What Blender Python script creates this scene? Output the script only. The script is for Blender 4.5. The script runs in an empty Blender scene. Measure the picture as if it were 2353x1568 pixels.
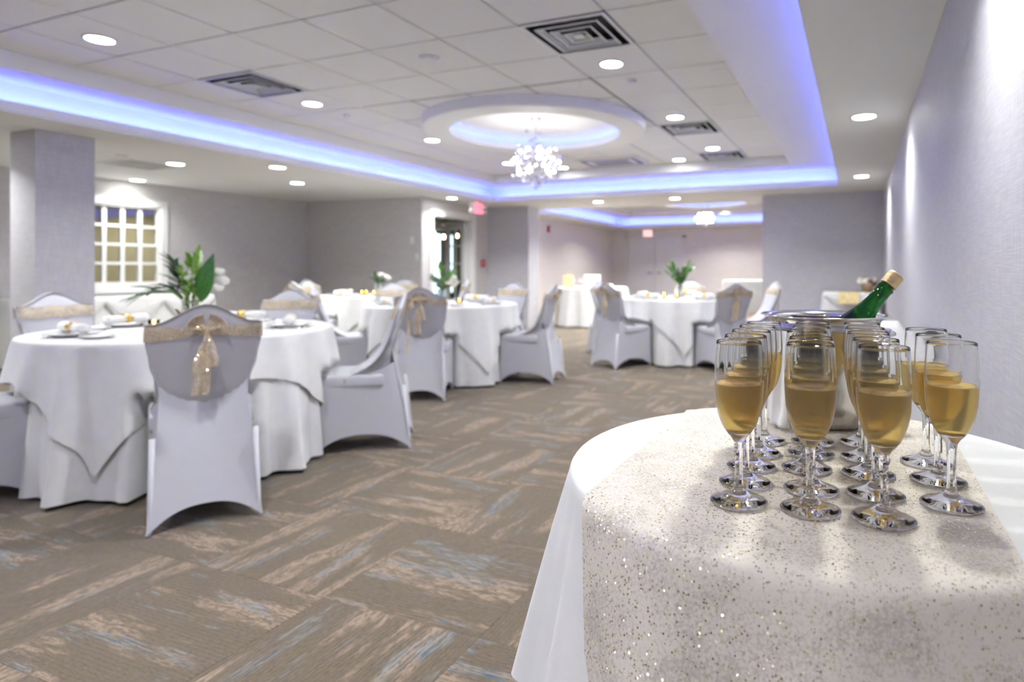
import bpy, bmesh, math, random
from mathutils import Vector, Matrix
R_ = random.Random(7)
PI = math.pi
sc = bpy.context.scene
C = sc.collection

# ------------------------------------------------------------------ camera, world, exposure
CAMZ, YAW, FPX = 1.10, 0.390576, 1446.0
cd = bpy.data.cameras.new('camera'); cam = bpy.data.objects.new('camera', cd); C.objects.link(cam)
cam.location = (0, 0, CAMZ); cam.rotation_euler = (PI/2, 0, YAW)
cd.sensor_width = 36.0; cd.lens = FPX/2353*36
cd.shift_x = -(1375.5-1176.5)/2353; cd.shift_y = -(784-619.4)/2353
cd.clip_start = 0.02; cd.clip_end = 100
cd.dof.use_dof = True; cd.dof.focus_distance = 0.98; cd.dof.aperture_fstop = 3.3
sc.camera = cam
w = bpy.data.worlds.new('world'); sc.world = w; w.use_nodes = True
w.node_tree.nodes['Background'].inputs[0].default_value = (0.8, 0.85, 1, 1)
w.node_tree.nodes['Background'].inputs[1].default_value = 0.0
vs = sc.view_settings
vs.view_transform = 'Standard'; vs.look = 'None'; vs.gamma = 1; vs.use_curve_mapping = False
vs.exposure = 0.70
cy = sc.cycles
cy.use_denoising = True; cy.max_bounces = 18; cy.diffuse_bounces = 4; cy.glossy_bounces = 4
cy.use_adaptive_sampling = True; cy.adaptive_threshold = 0.13; cy.adaptive_min_samples = 16
cy.transmission_bounces = 16; cy.transparent_max_bounces = 12; cy.sample_clamp_indirect = 6.0; cy.blur_glossy = 0.6

KW = 0.165           # scales every white lamp
LAMP_W = 46.0        # one ceiling downlight, watts
LAMP_COL = (0.985, 1.0, 0.93)
LED_COL = (0.10, 0.15, 1.0)
LED_ST = 30.0

# room measures (metres)
HM, HB, HS = 2.683, 2.556, 2.29       # tile ceiling, cove border, soffit
XR, XL = 0.365, -9.1                  # right wall, window wall
YF, YF2 = 10.4, 10.79                 # far wall with the wide opening
TX0, TX1, TY0, TY1 = -5.93, -0.245, -1.2, 9.55   # tray opening (lip)
FX0, FX1, FY0, FY1 = -5.66, -0.857, -0.6, 9.1    # tile field
ZT = 0.745                            # dining table top
MED = (-3.25, 6.09)                   # ceiling medallion

# ------------------------------------------------------------------ materials
MATS = {}
def nt(name):
    m = bpy.data.materials.new(name); m.use_nodes = True
    t = m.node_tree; b = t.nodes['Principled BSDF']; MATS[name] = m
    return m, t, b
def N(t, typ, **kw):
    n = t.nodes.new(typ)
    for k, v in kw.items():
        if k.startswith('_'): setattr(n, k[1:], v)
        else:
            n.inputs[k.replace('__', ' ')].default_value = v
    return n
def L(t, a, b): t.links.new(a, b)
def plain(name, col, rough=0.5, metal=0.0, noise=0.0, nscale=40, bump=0.0, bscale=200, **kw):
    m, t, b = nt(name)
    b.inputs['Base Color'].default_value = (*col, 1); b.inputs['Roughness'].default_value = rough
    b.inputs['Metallic'].default_value = metal
    for k, v in kw.items(): b.inputs[k].default_value = v
    if noise or bump:
        tc = N(t, 'ShaderNodeTexCoord')
    if noise:
        n = N(t, 'ShaderNodeTexNoise', Scale=nscale, Detail=4.0); L(t, tc.outputs['Object'], n.inputs['Vector'])
        r = N(t, 'ShaderNodeValToRGB')
        r.color_ramp.elements[0].color = (*[c*(1-noise) for c in col], 1); r.color_ramp.elements[0].position = .3
        r.color_ramp.elements[1].color = (*[min(1, c*(1+noise*.6)) for c in col], 1); r.color_ramp.elements[1].position = .7
        L(t, n.outputs['Fac'], r.inputs['Fac']); L(t, r.outputs['Color'], b.inputs['Base Color'])
    if bump:
        n = N(t, 'ShaderNodeTexNoise', Scale=bscale, Detail=3.0); L(t, tc.outputs['Object'], n.inputs['Vector'])
        bp = N(t, 'ShaderNodeBump', Strength=bump, Distance=.002); L(t, n.outputs['Fac'], bp.inputs['Height'])
        L(t, bp.outputs['Normal'], b.inputs['Normal'])
    return m
def emit(name, col, st, sample=True):
    m, t, b = nt(name)
    if not sample: m.cycles.emission_sampling = 'NONE'      # small glow, found by chance alone
    b.inputs['Base Color'].default_value = (*col, 1)
    b.inputs['Emission Color'].default_value = (*col, 1); b.inputs['Emission Strength'].default_value = st
    return m
def linen(name, col):
    m, t, b = nt(name)
    tc = N(t, 'ShaderNodeTexCoord')
    cs = []
    for s in ((8, 8, 190), (170, 170, 9)):
        mp = N(t, 'ShaderNodeMapping'); mp.inputs['Scale'].default_value = s
        n = N(t, 'ShaderNodeTexNoise', Scale=1.0, Detail=3.0)
        L(t, tc.outputs['Object'], mp.inputs['Vector']); L(t, mp.outputs['Vector'], n.inputs['Vector']); cs.append(n)
    ad = N(t, 'ShaderNodeMath', _operation='ADD'); L(t, cs[0].outputs['Fac'], ad.inputs[0]); L(t, cs[1].outputs['Fac'], ad.inputs[1])
    r = N(t, 'ShaderNodeValToRGB')
    r.color_ramp.elements[0].position = .75; r.color_ramp.elements[1].position = 1.0
    ml = N(t, 'ShaderNodeMath', _operation='MULTIPLY'); L(t, ad.outputs[0], ml.inputs[0]); ml.inputs[1].default_value = .85
    r.color_ramp.elements[0].color = (*[c*.90 for c in col], 1); r.color_ramp.elements[1].color = (*[min(1, c*1.07) for c in col], 1)
    L(t, ml.outputs[0], r.inputs['Fac']); L(t, r.outputs['Color'], b.inputs['Base Color'])
    bp = N(t, 'ShaderNodeBump', Strength=.35, Distance=.0015); L(t, ad.outputs[0], bp.inputs['Height']); L(t, bp.outputs['Normal'], b.inputs['Normal'])
    b.inputs['Roughness'].default_value = .55
    return m
def carpet(name):
    m, t, b = nt(name)
    tc = N(t, 'ShaderNodeTexCoord'); oi = N(t, 'ShaderNodeObjectInfo')
    rnd = N(t, 'ShaderNodeMath', _operation='MULTIPLY'); L(t, oi.outputs['Random'], rnd.inputs[0]); rnd.inputs[1].default_value = 57.0
    cb = N(t, 'ShaderNodeCombineXYZ'); L(t, rnd.outputs[0], cb.inputs['Z']); L(t, rnd.outputs[0], cb.inputs['Y'])
    va = N(t, 'ShaderNodeVectorMath', _operation='ADD'); L(t, tc.outputs['Object'], va.inputs[0]); L(t, cb.outputs[0], va.inputs[1])
    def streak(sx, sy, off, lo, hi, det=4.0):
        mp = N(t, 'ShaderNodeMapping'); mp.inputs['Scale'].default_value = (sx, sy, 1); mp.inputs['Location'].default_value = (off, off*1.7, 0)
        n = N(t, 'ShaderNodeTexNoise', Scale=1.0, Detail=det, Roughness=.6)
        L(t, va.outputs[0], mp.inputs['Vector']); L(t, mp.outputs['Vector'], n.inputs['Vector'])
        mr = N(t, 'ShaderNodeMapRange'); mr.inputs['From Min'].default_value = lo; mr.inputs['From Max'].default_value = hi
        L(t, n.outputs['Fac'], mr.inputs['Value']); return mr.outputs[0]
    def mul(a, c):
        k = N(t, 'ShaderNodeMath', _operation='MULTIPLY'); L(t, a, k.inputs[0])
        if isinstance(c, float): k.inputs[1].default_value = c
        else: L(t, c, k.inputs[1])
        return k.outputs[0]
    def mix(f, a, c):
        k = N(t, 'ShaderNodeMix', _data_type='RGBA'); L(t, f, k.inputs[0])
        for i, v in ((6, a), (7, c)):
            if isinstance(v, tuple): k.inputs[i].default_value = (*v, 1)
            else: L(t, v, k.inputs[i])
        return k.outputs[2]
    beige = mul(streak(1.5, 8, 3.1, .525, .59), streak(14, 95, 9.3, .40, .54))
    blue = mul(streak(2.2, 11, 21.7, .575, .62), streak(9, 160, 31.0, .45, .57))
    deep = mul(streak(2.2, 11, 21.7, .585, .63), streak(8, 190, 47.0, .55, .62))
    fuzz = streak(55, 260, 5.0, .35, .65, 2.0)
    frag = streak(45, 130, 77.0, .40, .50, 3.0)
    beige = mul(beige, frag); blue = mul(blue, streak(30, 150, 91.0, .40, .5, 3.0))
    col = mix(fuzz, (.094, .070, .045), (.158, .120, .080))
    col = mix(beige, col, (.32, .235, .170))
    col = mix(blue, col, (.225, .24, .24))
    col = mix(deep, col, (.045, .095, .155))
    L(t, col, b.inputs['Base Color'])
    wv = N(t, 'ShaderNodeTexWave', Scale=21.0, Distortion=.6, Detail=1.0); wv.bands_direction = 'Y'
    L(t, tc.outputs['Object'], wv.inputs['Vector'])
    nn = N(t, 'ShaderNodeTexNoise', Scale=420.0, Detail=2.0); L(t, tc.outputs['Object'], nn.inputs['Vector'])
    ad = N(t, 'ShaderNodeMath', _operation='ADD'); L(t, mul(wv.outputs['Fac'], .35), ad.inputs[0]); L(t, nn.outputs['Fac'], ad.inputs[1])
    bp = N(t, 'ShaderNodeBump', Strength=.9, Distance=.004); L(t, ad.outputs[0], bp.inputs['Height']); L(t, bp.outputs['Normal'], b.inputs['Normal'])
    b.inputs['Roughness'].default_value = .95; b.inputs['Sheen Weight'].default_value = .15
    return m
def sequin(name, base, gold, scale, share, alpha=1.0, base_metal=0.0, tilt=1.5, contrast=.42):
    """woven cloth sprinkled with tiny metallic flakes, each tilted its own way"""
    m, t, b = nt(name)
    tc = N(t, 'ShaderNodeTexCoord')
    v = N(t, 'ShaderNodeTexVoronoi', Scale=scale); L(t, tc.outputs['Object'], v.inputs['Vector'])
    sp = N(t, 'ShaderNodeSeparateColor'); L(t, v.outputs['Color'], sp.inputs[0])
    gt = N(t, 'ShaderNodeMath', _operation='GREATER_THAN'); gt.inputs[1].default_value = 1-share; L(t, sp.outputs[0], gt.inputs[0])
    dd = N(t, 'ShaderNodeMath', _operation='LESS_THAN'); dd.inputs[1].default_value = .45; L(t, v.outputs['Distance'], dd.inputs[0])
    fl = N(t, 'ShaderNodeMath', _operation='MULTIPLY'); L(t, gt.outputs[0], fl.inputs[0]); L(t, dd.outputs[0], fl.inputs[1])
    nz = N(t, 'ShaderNodeTexNoise', Scale=260.0, Detail=4.0, Roughness=.7); L(t, tc.outputs['Object'], nz.inputs['Vector'])
    nz2 = N(t, 'ShaderNodeTexNoise', Scale=16.0, Detail=4.0); L(t, tc.outputs['Object'], nz2.inputs['Vector'])
    ad = N(t, 'ShaderNodeMath', _operation='ADD'); L(t, nz.outputs['Fac'], ad.inputs[0])
    m2 = N(t, 'ShaderNodeMath', _operation='MULTIPLY'); L(t, nz2.outputs['Fac'], m2.inputs[0]); m2.inputs[1].default_value = .55; L(t, m2.outputs[0], ad.inputs[1])
    r = N(t, 'ShaderNodeValToRGB'); e = r.color_ramp.elements
    e[0].position = .60; e[0].color = (*[c*contrast for c in base], 1); e[1].position = .80; e[1].color = (*base, 1)
    L(t, ad.outputs[0], r.inputs['Fac'])
    mx = N(t, 'ShaderNodeMix', _data_type='RGBA'); L(t, fl.outputs[0], mx.inputs[0]); L(t, r.outputs[0], mx.inputs[6]); mx.inputs[7].default_value = (*gold, 1)
    L(t, mx.outputs[2], b.inputs['Base Color'])
    mm = N(t, 'ShaderNodeMath', _operation='MAXIMUM'); L(t, fl.outputs[0], mm.inputs[0]); mm.inputs[1].default_value = base_metal
    L(t, mm.outputs[0], b.inputs['Metallic'])
    ro = N(t, 'ShaderNodeMapRange'); ro.inputs['To Min'].default_value = .7; ro.inputs['To Max'].default_value = .22; L(t, fl.outputs[0], ro.inputs['Value']); L(t, ro.outputs[0], b.inputs['Roughness'])
    geo = N(t, 'ShaderNodeNewGeometry')
    sub = N(t, 'ShaderNodeVectorMath', _operation='SUBTRACT'); L(t, v.outputs['Color'], sub.inputs[0]); sub.inputs[1].default_value = (.5, .5, .5)
    scl = N(t, 'ShaderNodeVectorMath', _operation='SCALE'); L(t, sub.outputs[0], scl.inputs[0])
    f2 = N(t, 'ShaderNodeMath', _operation='MULTIPLY'); L(t, fl.outputs[0], f2.inputs[0]); f2.inputs[1].default_value = tilt; L(t, f2.outputs[0], scl.inputs['Scale'])
    an = N(t, 'ShaderNodeVectorMath', _operation='ADD'); L(t, geo.outputs['Normal'], an.inputs[0]); L(t, scl.outputs[0], an.inputs[1])
    no = N(t, 'ShaderNodeVectorMath', _operation='NORMALIZE'); L(t, an.outputs[0], no.inputs[0]); L(t, no.outputs[0], b.inputs['Normal'])
    if alpha < 1:
        al = N(t, 'ShaderNodeMapRange'); al.inputs['To Min'].default_value = alpha; al.inputs['To Max'].default_value = 1; L(t, fl.outputs[0], al.inputs['Value']); L(t, al.outputs[0], b.inputs['Alpha'])
    return m
def glass(name, col=(1, 1, 1), rough=0.0, ior=1.45, tw=1.0, **kw):
    m, t, b = nt(name)
    b.inputs['Base Color'].default_value = (*col, 1); b.inputs['Roughness'].default_value = rough
    b.inputs['Transmission Weight'].default_value = tw; b.inputs['IOR'].default_value = ior
    for k, v in kw.items(): b.inputs[k].default_value = v
    return m

plain('wall_grey', (.50, .48, .495), .6)
linen('linen_grey', (.62, .60, .605))
linen('linen_lilac', (.55, .545, .595))
linen('linen_cream', (.82, .78, .75))
plain('paint_white', (.88, .88, .88), .6, bump=.05, bscale=300)
plain('soffit_white', (.82, .82, .815), .7, bump=.05, bscale=300)
plain('tile_white', (.86, .86, .865), .85, noise=.03, nscale=90, bump=.3, bscale=500)
plain('trim_white', (.83, .83, .83), .4)
plain('grid_grey', (.26, .26, .27), .6)
plain('carpet_back', (.06, .05, .045), .95)
carpet('carpet')
plain('cloth_white', (.74, .745, .755), .8, noise=.04, nscale=14, bump=.25, bscale=900, **{'Sheen Weight': .2})
plain('spandex', (.52, .525, .58), .55, noise=.02, nscale=8, bump=.08, bscale=1200, **{'Sheen Weight': .15})
plain('spandex_cream', (.80, .79, .78), .55)
sequin('sash_gold', (.80, .66, .46), (1.0, .84, .54), 240, .34, alpha=.60, base_metal=.05)
sequin('runner_sequin', (.71, .655, .58), (1.0, .86, .60), 330, .20, tilt=1.0, contrast=.66)
sequin('runner_gold', (.75, .60, .32), (1.0, .80, .42), 260, .35)
plain('porcelain', (.86, .86, .87), .15, noise=.01, nscale=5)
plain('napkin', (.88, .88, .88), .85, bump=.3, bscale=500)
plain('gold', (.83, .56, .16), .3, .85, noise=.1, nscale=60)
plain('steel', (.66, .64, .61), .24, 1.0, noise=.10, nscale=30, bump=.06, bscale=160)
plain('steel_bright', (.80, .79, .78), .10, 1.0, noise=.03, nscale=30)
plain('cutlery', (.7, .7, .7), .2, 1.0, noise=.02)
plain('dark_metal', (.02, .02, .025), .5, noise=.1)
plain('vent_grey', (.74, .76, .79), .45, .2, noise=.04)
plain('vent_white', (.80, .80, .80), .5, noise=.02)
plain('chrome', (.75, .75, .77), .12, 1.0, noise=.02)
glass('flute_glass', (1, 1, 1), 0.0, 1.32)
glass('flute_frosted', (1, .985, .96), 0.14, 1.25, .95, **{'Sheen Weight': .5, 'Sheen Roughness': .4})
glass('crystal', (1, 1, 1), 0.0, 1.55, Alpha=.8)
glass('vase_glass', (.97, 1, .99), 0.0, 1.35, Alpha=.35)
glass('vase_blue', (.55, .80, .95), 0.02, 1.35, Alpha=.45)
glass('bottle_green', (.006, .11, .008), 0.02, 1.45)
glass('amber_glass', (1, .82, .52), 0.08, 1.2)
m, t, b = nt('champagne')
b.inputs['Base Color'].default_value = (1, .74, .21, 1); b.inputs['Transmission Weight'].default_value = .82
b.inputs['Roughness'].default_value = .04; b.inputs['IOR'].default_value = 1.12
plain('cap_gold', (.80, .60, .32), .38, .55, noise=.12, nscale=120)
plain('leaf_dark', (.018, .075, .022), .38, noise=.35, nscale=18)
plain('leaf_mid', (.055, .19, .025), .4, noise=.35, nscale=18)
plain('leaf_light', (.22, .42, .06), .45, noise=.3, nscale=18)
plain('leaf_dusty', (.13, .20, .17), .6, noise=.3, nscale=18)
plain('stem_green', (.06, .12, .03), .5, noise=.2)
plain('petal_white', (.85, .84, .78), .7, noise=.06, nscale=40)
plain('petal_pink', (.62, .45, .42), .7, noise=.25, nscale=40)
plain('dried', (.30, .20, .10), .8, noise=.3, nscale=40)
plain('pane_tan', (.42, .38, .24), .5, noise=.1, nscale=3)
plain('door_grey', (.80, .81, .80), .5, noise=.02, nscale=5)
plain('red_box', (.42, .02, .03), .4, noise=.05)
plain('plastic_white', (.8, .8, .78), .4, noise=.02)
plain('peach', (.80, .50, .36), .8, noise=.05)
plain('brown_wall', (.42, .34, .26), .7, noise=.1, nscale=6)
plain('wood_dark', (.10, .06, .035), .5, noise=.2, nscale=12)
m, t, b = nt('window_pane')
b.inputs['Base Color'].default_value = (.9, .9, .9, 1); b.inputs['Transmission Weight'].default_value = 1; b.inputs['Roughness'].default_value = 0; b.inputs['IOR'].default_value = 1.5
emit('lamp_disc', LAMP_COL, 30, False)
emit('led_blue', LED_COL, LED_ST)
emit('bulb', (1, .96, .91), 70)
emit('bulb_warm', (1, .70, .42), 14, False)
emit('flame', (1, .55, .18), 60, False)
emit('exit_red', (1, .20, .26), .95, False)
emit('day_window', (.62, .86, .92), 2.0)

# ------------------------------------------------------------------ helpers
def obj(name, verts, faces, mat, parent=None, smooth=False, loc=(0, 0, 0), rot=(0, 0, 0)):
    me = bpy.data.meshes.new(name); me.from_pydata([tuple(v) for v in verts], [], faces); me.update()
    return link(name, me, mat, parent, smooth, loc, rot)
def link(name, me, mat, parent=None, smooth=False, loc=(0, 0, 0), rot=(0, 0, 0), scale=None):
    if mat and not me.materials: me.materials.append(MATS[mat])
    if smooth:
        for p in me.polygons: p.use_smooth = True
    o = bpy.data.objects.new(name, me); C.objects.link(o); o.location = loc; o.rotation_euler = rot
    if scale is not None: o.scale = scale if hasattr(scale, '__len__') else (scale,)*3
    if parent: o.parent = parent
    return o
def tag(o, label=None, cat=None, group=None, kind=None):
    for k, v in (('label', label), ('category', cat), ('group', group), ('kind', kind)):
        if v: o[k] = v
    return o
def thing(name, label, cat, loc=(0, 0, 0), rz=0, group=None):
    o = bpy.data.objects.new(name, None); C.objects.link(o); o.location = loc; o.rotation_euler = (0, 0, rz); o.empty_display_size = .05
    return tag(o, label, cat, group)
def dup(root, loc, rz, label=None, group=None):
    def cp(o, par):
        c = o.copy(); C.objects.link(c); c.parent = par
        for ch in o.children: cp(ch, c)
        return c
    r = cp(root, None); r.location = loc; r.rotation_euler = (0, 0, rz)
    if label: r['label'] = label
    if group: r['group'] = group
    return r
class MB:
    def __init__(s): s.v = []; s.f = []
    def add(s, v, f):
        k = len(s.v); s.v += list(v); s.f += [tuple(i+k for i in q) for q in f]; return s
    def box(s, x0, x1, y0, y1, z0, z1):
        return s.add([(x0, y0, z0), (x1, y0, z0), (x1, y1, z0), (x0, y1, z0), (x0, y0, z1), (x1, y0, z1), (x1, y1, z1), (x0, y1, z1)],
                     [(3, 2, 1, 0), (4, 5, 6, 7), (0, 1, 5, 4), (1, 2, 6, 5), (2, 3, 7, 6), (3, 0, 4, 7)])
    def tube(s, pts, r, n=8, cap=True):
        pts = [Vector(p) for p in pts]; rs = r if hasattr(r, '__len__') else [r]*len(pts); rings = []
        for i, p in enumerate(pts):
            d = (pts[min(i+1, len(pts)-1)]-pts[max(i-1, 0)]).normalized()
            a = d.orthogonal().normalized() if abs(d.z) > .99 else d.cross(Vector((0, 0, 1))).normalized(); bb = d.cross(a)
            rings.append([p+(a*math.cos(k*2*PI/n)+bb*math.sin(k*2*PI/n))*rs[i] for k in range(n)])
        v = [q for g in rings for q in g]; f = []
        for i in range(len(pts)-1):
            for k in range(n): f.append((i*n+k, i*n+(k+1) % n, (i+1)*n+(k+1) % n, (i+1)*n+k))
        if cap: f += [tuple(range(n))[::-1], tuple((len(pts)-1)*n+k for k in range(n))]
        return s.add(v, f)
    def build(s, name, mat, parent=None, smooth=False, loc=(0, 0, 0), rot=(0, 0, 0)): return obj(name, s.v, s.f, mat, parent, smooth, loc, rot)
def box(name, x0, x1, y0, y1, z0, z1, mat, parent=None): return MB().box(x0, x1, y0, y1, z0, z1).build(name, mat, parent)
def bevbox(name, x0, x1, y0, y1, z0, z1, mat, parent=None, bev=.01, seg=2, smooth=True):
    bm = bmesh.new(); bmesh.ops.create_cube(bm, size=1)
    for v in bm.verts: v.co = ((x0+x1)/2+v.co.x*(x1-x0), (y0+y1)/2+v.co.y*(y1-y0), (z0+z1)/2+v.co.z*(z1-z0))
    bmesh.ops.bevel(bm, geom=bm.edges[:], offset=bev, segments=seg, affect='EDGES', profile=.5)
    me = bpy.data.meshes.new(name); bm.to_mesh(me); bm.free(); return link(name, me, mat, parent, smooth)
def lathe_vf(prof, seg=32, cap0=False, cap1=False):
    v = []; f = []; n = len(prof)
    for r, z in prof: v += [(r*math.cos(2*PI*k/seg), r*math.sin(2*PI*k/seg), z) for k in range(seg)]
    for i in range(n-1):
        for k in range(seg): f.append((i*seg+k, i*seg+(k+1) % seg, (i+1)*seg+(k+1) % seg, (i+1)*seg+k))
    if cap0: f.append(tuple(range(seg))[::-1])
    if cap1: f.append(tuple((n-1)*seg+k for k in range(seg)))
    return v, f
def lathe(name, prof, mat, parent=None, seg=32, cap0=False, cap1=False, smooth=True, loc=(0, 0, 0), rot=(0, 0, 0)):
    return obj(name, *lathe_vf(prof, seg, cap0, cap1), mat, parent, smooth, loc, rot)
def grid(nu, nv, fn):
    v = [fn(i/nu, j/nv) for j in range(nv+1) for i in range(nu+1)]
    f = [(j*(nu+1)+i, j*(nu+1)+i+1, (j+1)*(nu+1)+i+1, (j+1)*(nu+1)+i) for j in range(nv) for i in range(nu)]
    return v, f
def sstep(a, b, x):
    x = max(0, min(1, (x-a)/(b-a))); return x*x*(3-2*x)
def struct(o, label): return tag(o, label, None, None, 'structure')

# ------------------------------------------------------------------ the setting: floor
fl = struct(box('floor', -13.2, .5, -2.6, 18.0, -.06, -.006, 'carpet_back'), 'taupe carpet tile floor with beige and blue streaks')
TS = .6096
tme = None
cv = Vector((-math.sin(YAW), math.cos(YAW)))
rv = Vector((math.cos(YAW), math.sin(YAW)))
def in_view(x, y, z=0, pad=0.4):
    d = cv.x*x+cv.y*y; l = rv.x*x+rv.y*y
    if d < .15: return False
    px = 1375.5+FPX*l/d; py = 619.4+(CAMZ-z)*FPX/d; p = pad*FPX/d
    return -p < px < 2353+p and -p < py < 1568+p
CXO, CYO = -1.655, 1.60
rest = [MB(), MB()]
cells = [(i, j) for j in range(-7, 28) for i in range(-19, 4)]
vis = []
for i, j in cells:
    x = CXO+(i+.5)*TS; y = CYO+(j+.5)*TS
    if x+TS/2 > XR+.1 or y > 17.6 or (x < -6.9 and y > 8.2): continue
    vis.append(((0 if in_view(x, y) else 1), y*y+x*x, i, j, x, y))
vis.sort()
for q, (nv_, dd_, i, j, x, y) in enumerate(vis):
    if q < 290 and dd_ < 90:
        if tme is None:
            h = TS/2-.0006
            o = MB().add([(-h, -h, -.006), (h, -h, -.006), (h, h, -.006), (-h, h, -.006), (-h, -h, -.0008), (h, -h, -.0008), (h, h, -.0008), (-h, h, -.0008), (-h+.003, -h+.003, 0), (h-.003, -h+.003, 0), (h-.003, h-.003, 0), (-h+.003, h-.003, 0)],
                         [(8, 9, 10, 11), (4, 5, 9, 8), (5, 6, 10, 9), (6, 7, 11, 10), (7, 4, 8, 11), (0, 1, 5, 4), (1, 2, 6, 5), (2, 3, 7, 6), (3, 0, 4, 7)]).build('carpet_tile', 'carpet', fl)
            tme = o.data
        else: o = link('carpet_tile', tme, None, fl)
        o.location = (x, y, 0); o.rotation_euler = (0, 0, (PI/2 if (i+j) % 2 else 0)+(PI if R_.random() < .5 else 0))
    else:
        if (i+j) % 2: rest[1].box(y-TS/2, y+TS/2, -x-TS/2, -x+TS/2, -.006, 0)
        else: rest[0].box(x-TS/2, x+TS/2, y-TS/2, y+TS/2, -.006, 0)
for k in (0, 1): tag(rest[k].build('distant_carpet_tiles', 'carpet', fl, False, (0, 0, 0), (0, 0, k*PI/2)), kind='stuff')

# ------------------------------------------------------------------ walls
struct(box('wall_right', XR, XR+.1, -2.6, YF, 0, HS+.4, 'linen_lilac'), 'long lilac grey linen wallpaper wall beside the champagne table')
struct(MB().box(-1.42, XR+.1, YF, YF2, 0, HS+.02).build('wall_far_right', 'linen_lilac'), 'grey end wall right of the wide opening')
struct(MB().box(-6.87, -5.70, YF, YF2, 0, HS+.02).build('wall_far_left', 'linen_lilac'), 'grey wall stub left of the wide opening')
DY0, DY1, DZ = 8.72, 9.88, 2.02
XD = -6.6
struct(MB().box(XD-.12, XD, 8.43, DY0, 0, HS+.02).box(XD-.12, XD, DY1, YF, 0, HS+.02).box(XD-.12, XD, DY0, DY1, DZ, HS+.02).build('wall_door', 'linen_grey'), 'grey wall around the French door opening')
struct(box('wall_alcove', XL-.1, XD-.12, 8.43, 8.53, 0, HS+.02, 'linen_grey'), 'grey linen alcove wall with switch plates')
WY0, WY1, WZ0, WZ1 = 4.46, 5.86, .90, 1.97
struct(MB().box(XL-.1, XL, -2.6, WY0, 0, HS+.02).box(XL-.1, XL, WY1, 8.43, 0, HS+.02).box(XL-.1, XL, WY0, WY1, 0, WZ0).box(XL-.1, XL, WY0, WY1, WZ1, HS+.02).build('wall_left', 'linen_grey'), 'grey alcove wall with a white paned interior window')
struct(box('wall_back', XL-.1, XR+.1, -2.7, -2.6, 0, 3.0, 'linen_grey'), 'grey wall behind the viewpoint')
struct(box('wall_pillar', -6.79, -6.42, 3.10, 3.55, 0, HS, 'linen_lilac'), 'square wallpapered pillar under the low ceiling')
# room beyond the opening
BX, BY = -6.87, 17.8
struct(box('wall_backroom_left', BX-.1, BX, YF2, BY, 0, HS+.02, 'linen_cream'), 'cream left wall of the room beyond the opening')
struct(box('wall_backroom_far', BX-.1, XR+.1, BY, BY+.1, 0, HS+.02, 'linen_cream'), 'cream far wall of the room beyond the opening')
struct(box('wall_backroom_right', XR, XR+.1, YF2, BY, 0, HS+.02, 'linen_cream'), 'cream right wall of the room beyond the opening')
# foyer behind the French door
struct(MB().box(-13.2, -13.1, 8.43, 16, 0, 2.8).box(-13.1, -6.97, 15.9, 16, 0, 2.8).build('wall_foyer', 'brown_wall'), 'brown foyer wall behind the French door')
struct(box('ceiling_foyer', -13.2, XD-.12, 8.53, 16, 2.6, 2.7, 'soffit_white'), 'pale foyer ceiling behind the French door')
# baseboards
for nm, a in (('right', (XR-.015, XR, -2.6, YF, 0, .10)), ('far', (-1.42, XR-.015, YF-.015, YF, 0, .10)), ('alcove', (XL, XD-.12, 8.415, 8.43, 0, .10)), ('left', (XL, XL+.015, -2.6, 8.415, 0, .10)), ('backroom', (BX, XR, BY-.015, BY, 0, .10))):
    struct(box('baseboard_'+nm, *a, 'trim_white'), 'white baseboard')

# ------------------------------------------------------------------ ceilings
GX, GY = -3.266, 2.967
VENTS = [(-1.742, 3.885), (-4.79, 3.885), (-1.742, 6.93), (-1.742, 8.76)]
def soffit(name, x0, x1, y0, y1, hx0, hx1, hy0, hy1, label):
    m = MB()
    m.box(x0, x1, y0, hy0, HS, HS+.02).box(x0, x1, hy1, y1, HS, HS+.02).box(x0, hx0, hy0, hy1, HS, HS+.02).box(hx1, x1, hy0, hy1, HS, HS+.02)
    return struct(m.build(name, 'soffit_white'), label)
def frame(m, x0, x1, y0, y1, wd, z0, z1):
    """rectangular ring whose inner edge is the given rectangle"""
    m.box(x0-wd, x1+wd, y0-wd, y0, z0, z1).box(x0-wd, x1+wd, y1, y1+wd, z0, z1).box(x0-wd, x0, y0, y1, z0, z1).box(x1, x1+wd, y0, y1, z0, z1); return m
soffit('ceiling_soffit', XL, XR, -2.6, YF2+.42, TX0, TX1, TY0, TY1, 'low white plaster soffit around the lit tray ceiling')
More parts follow.
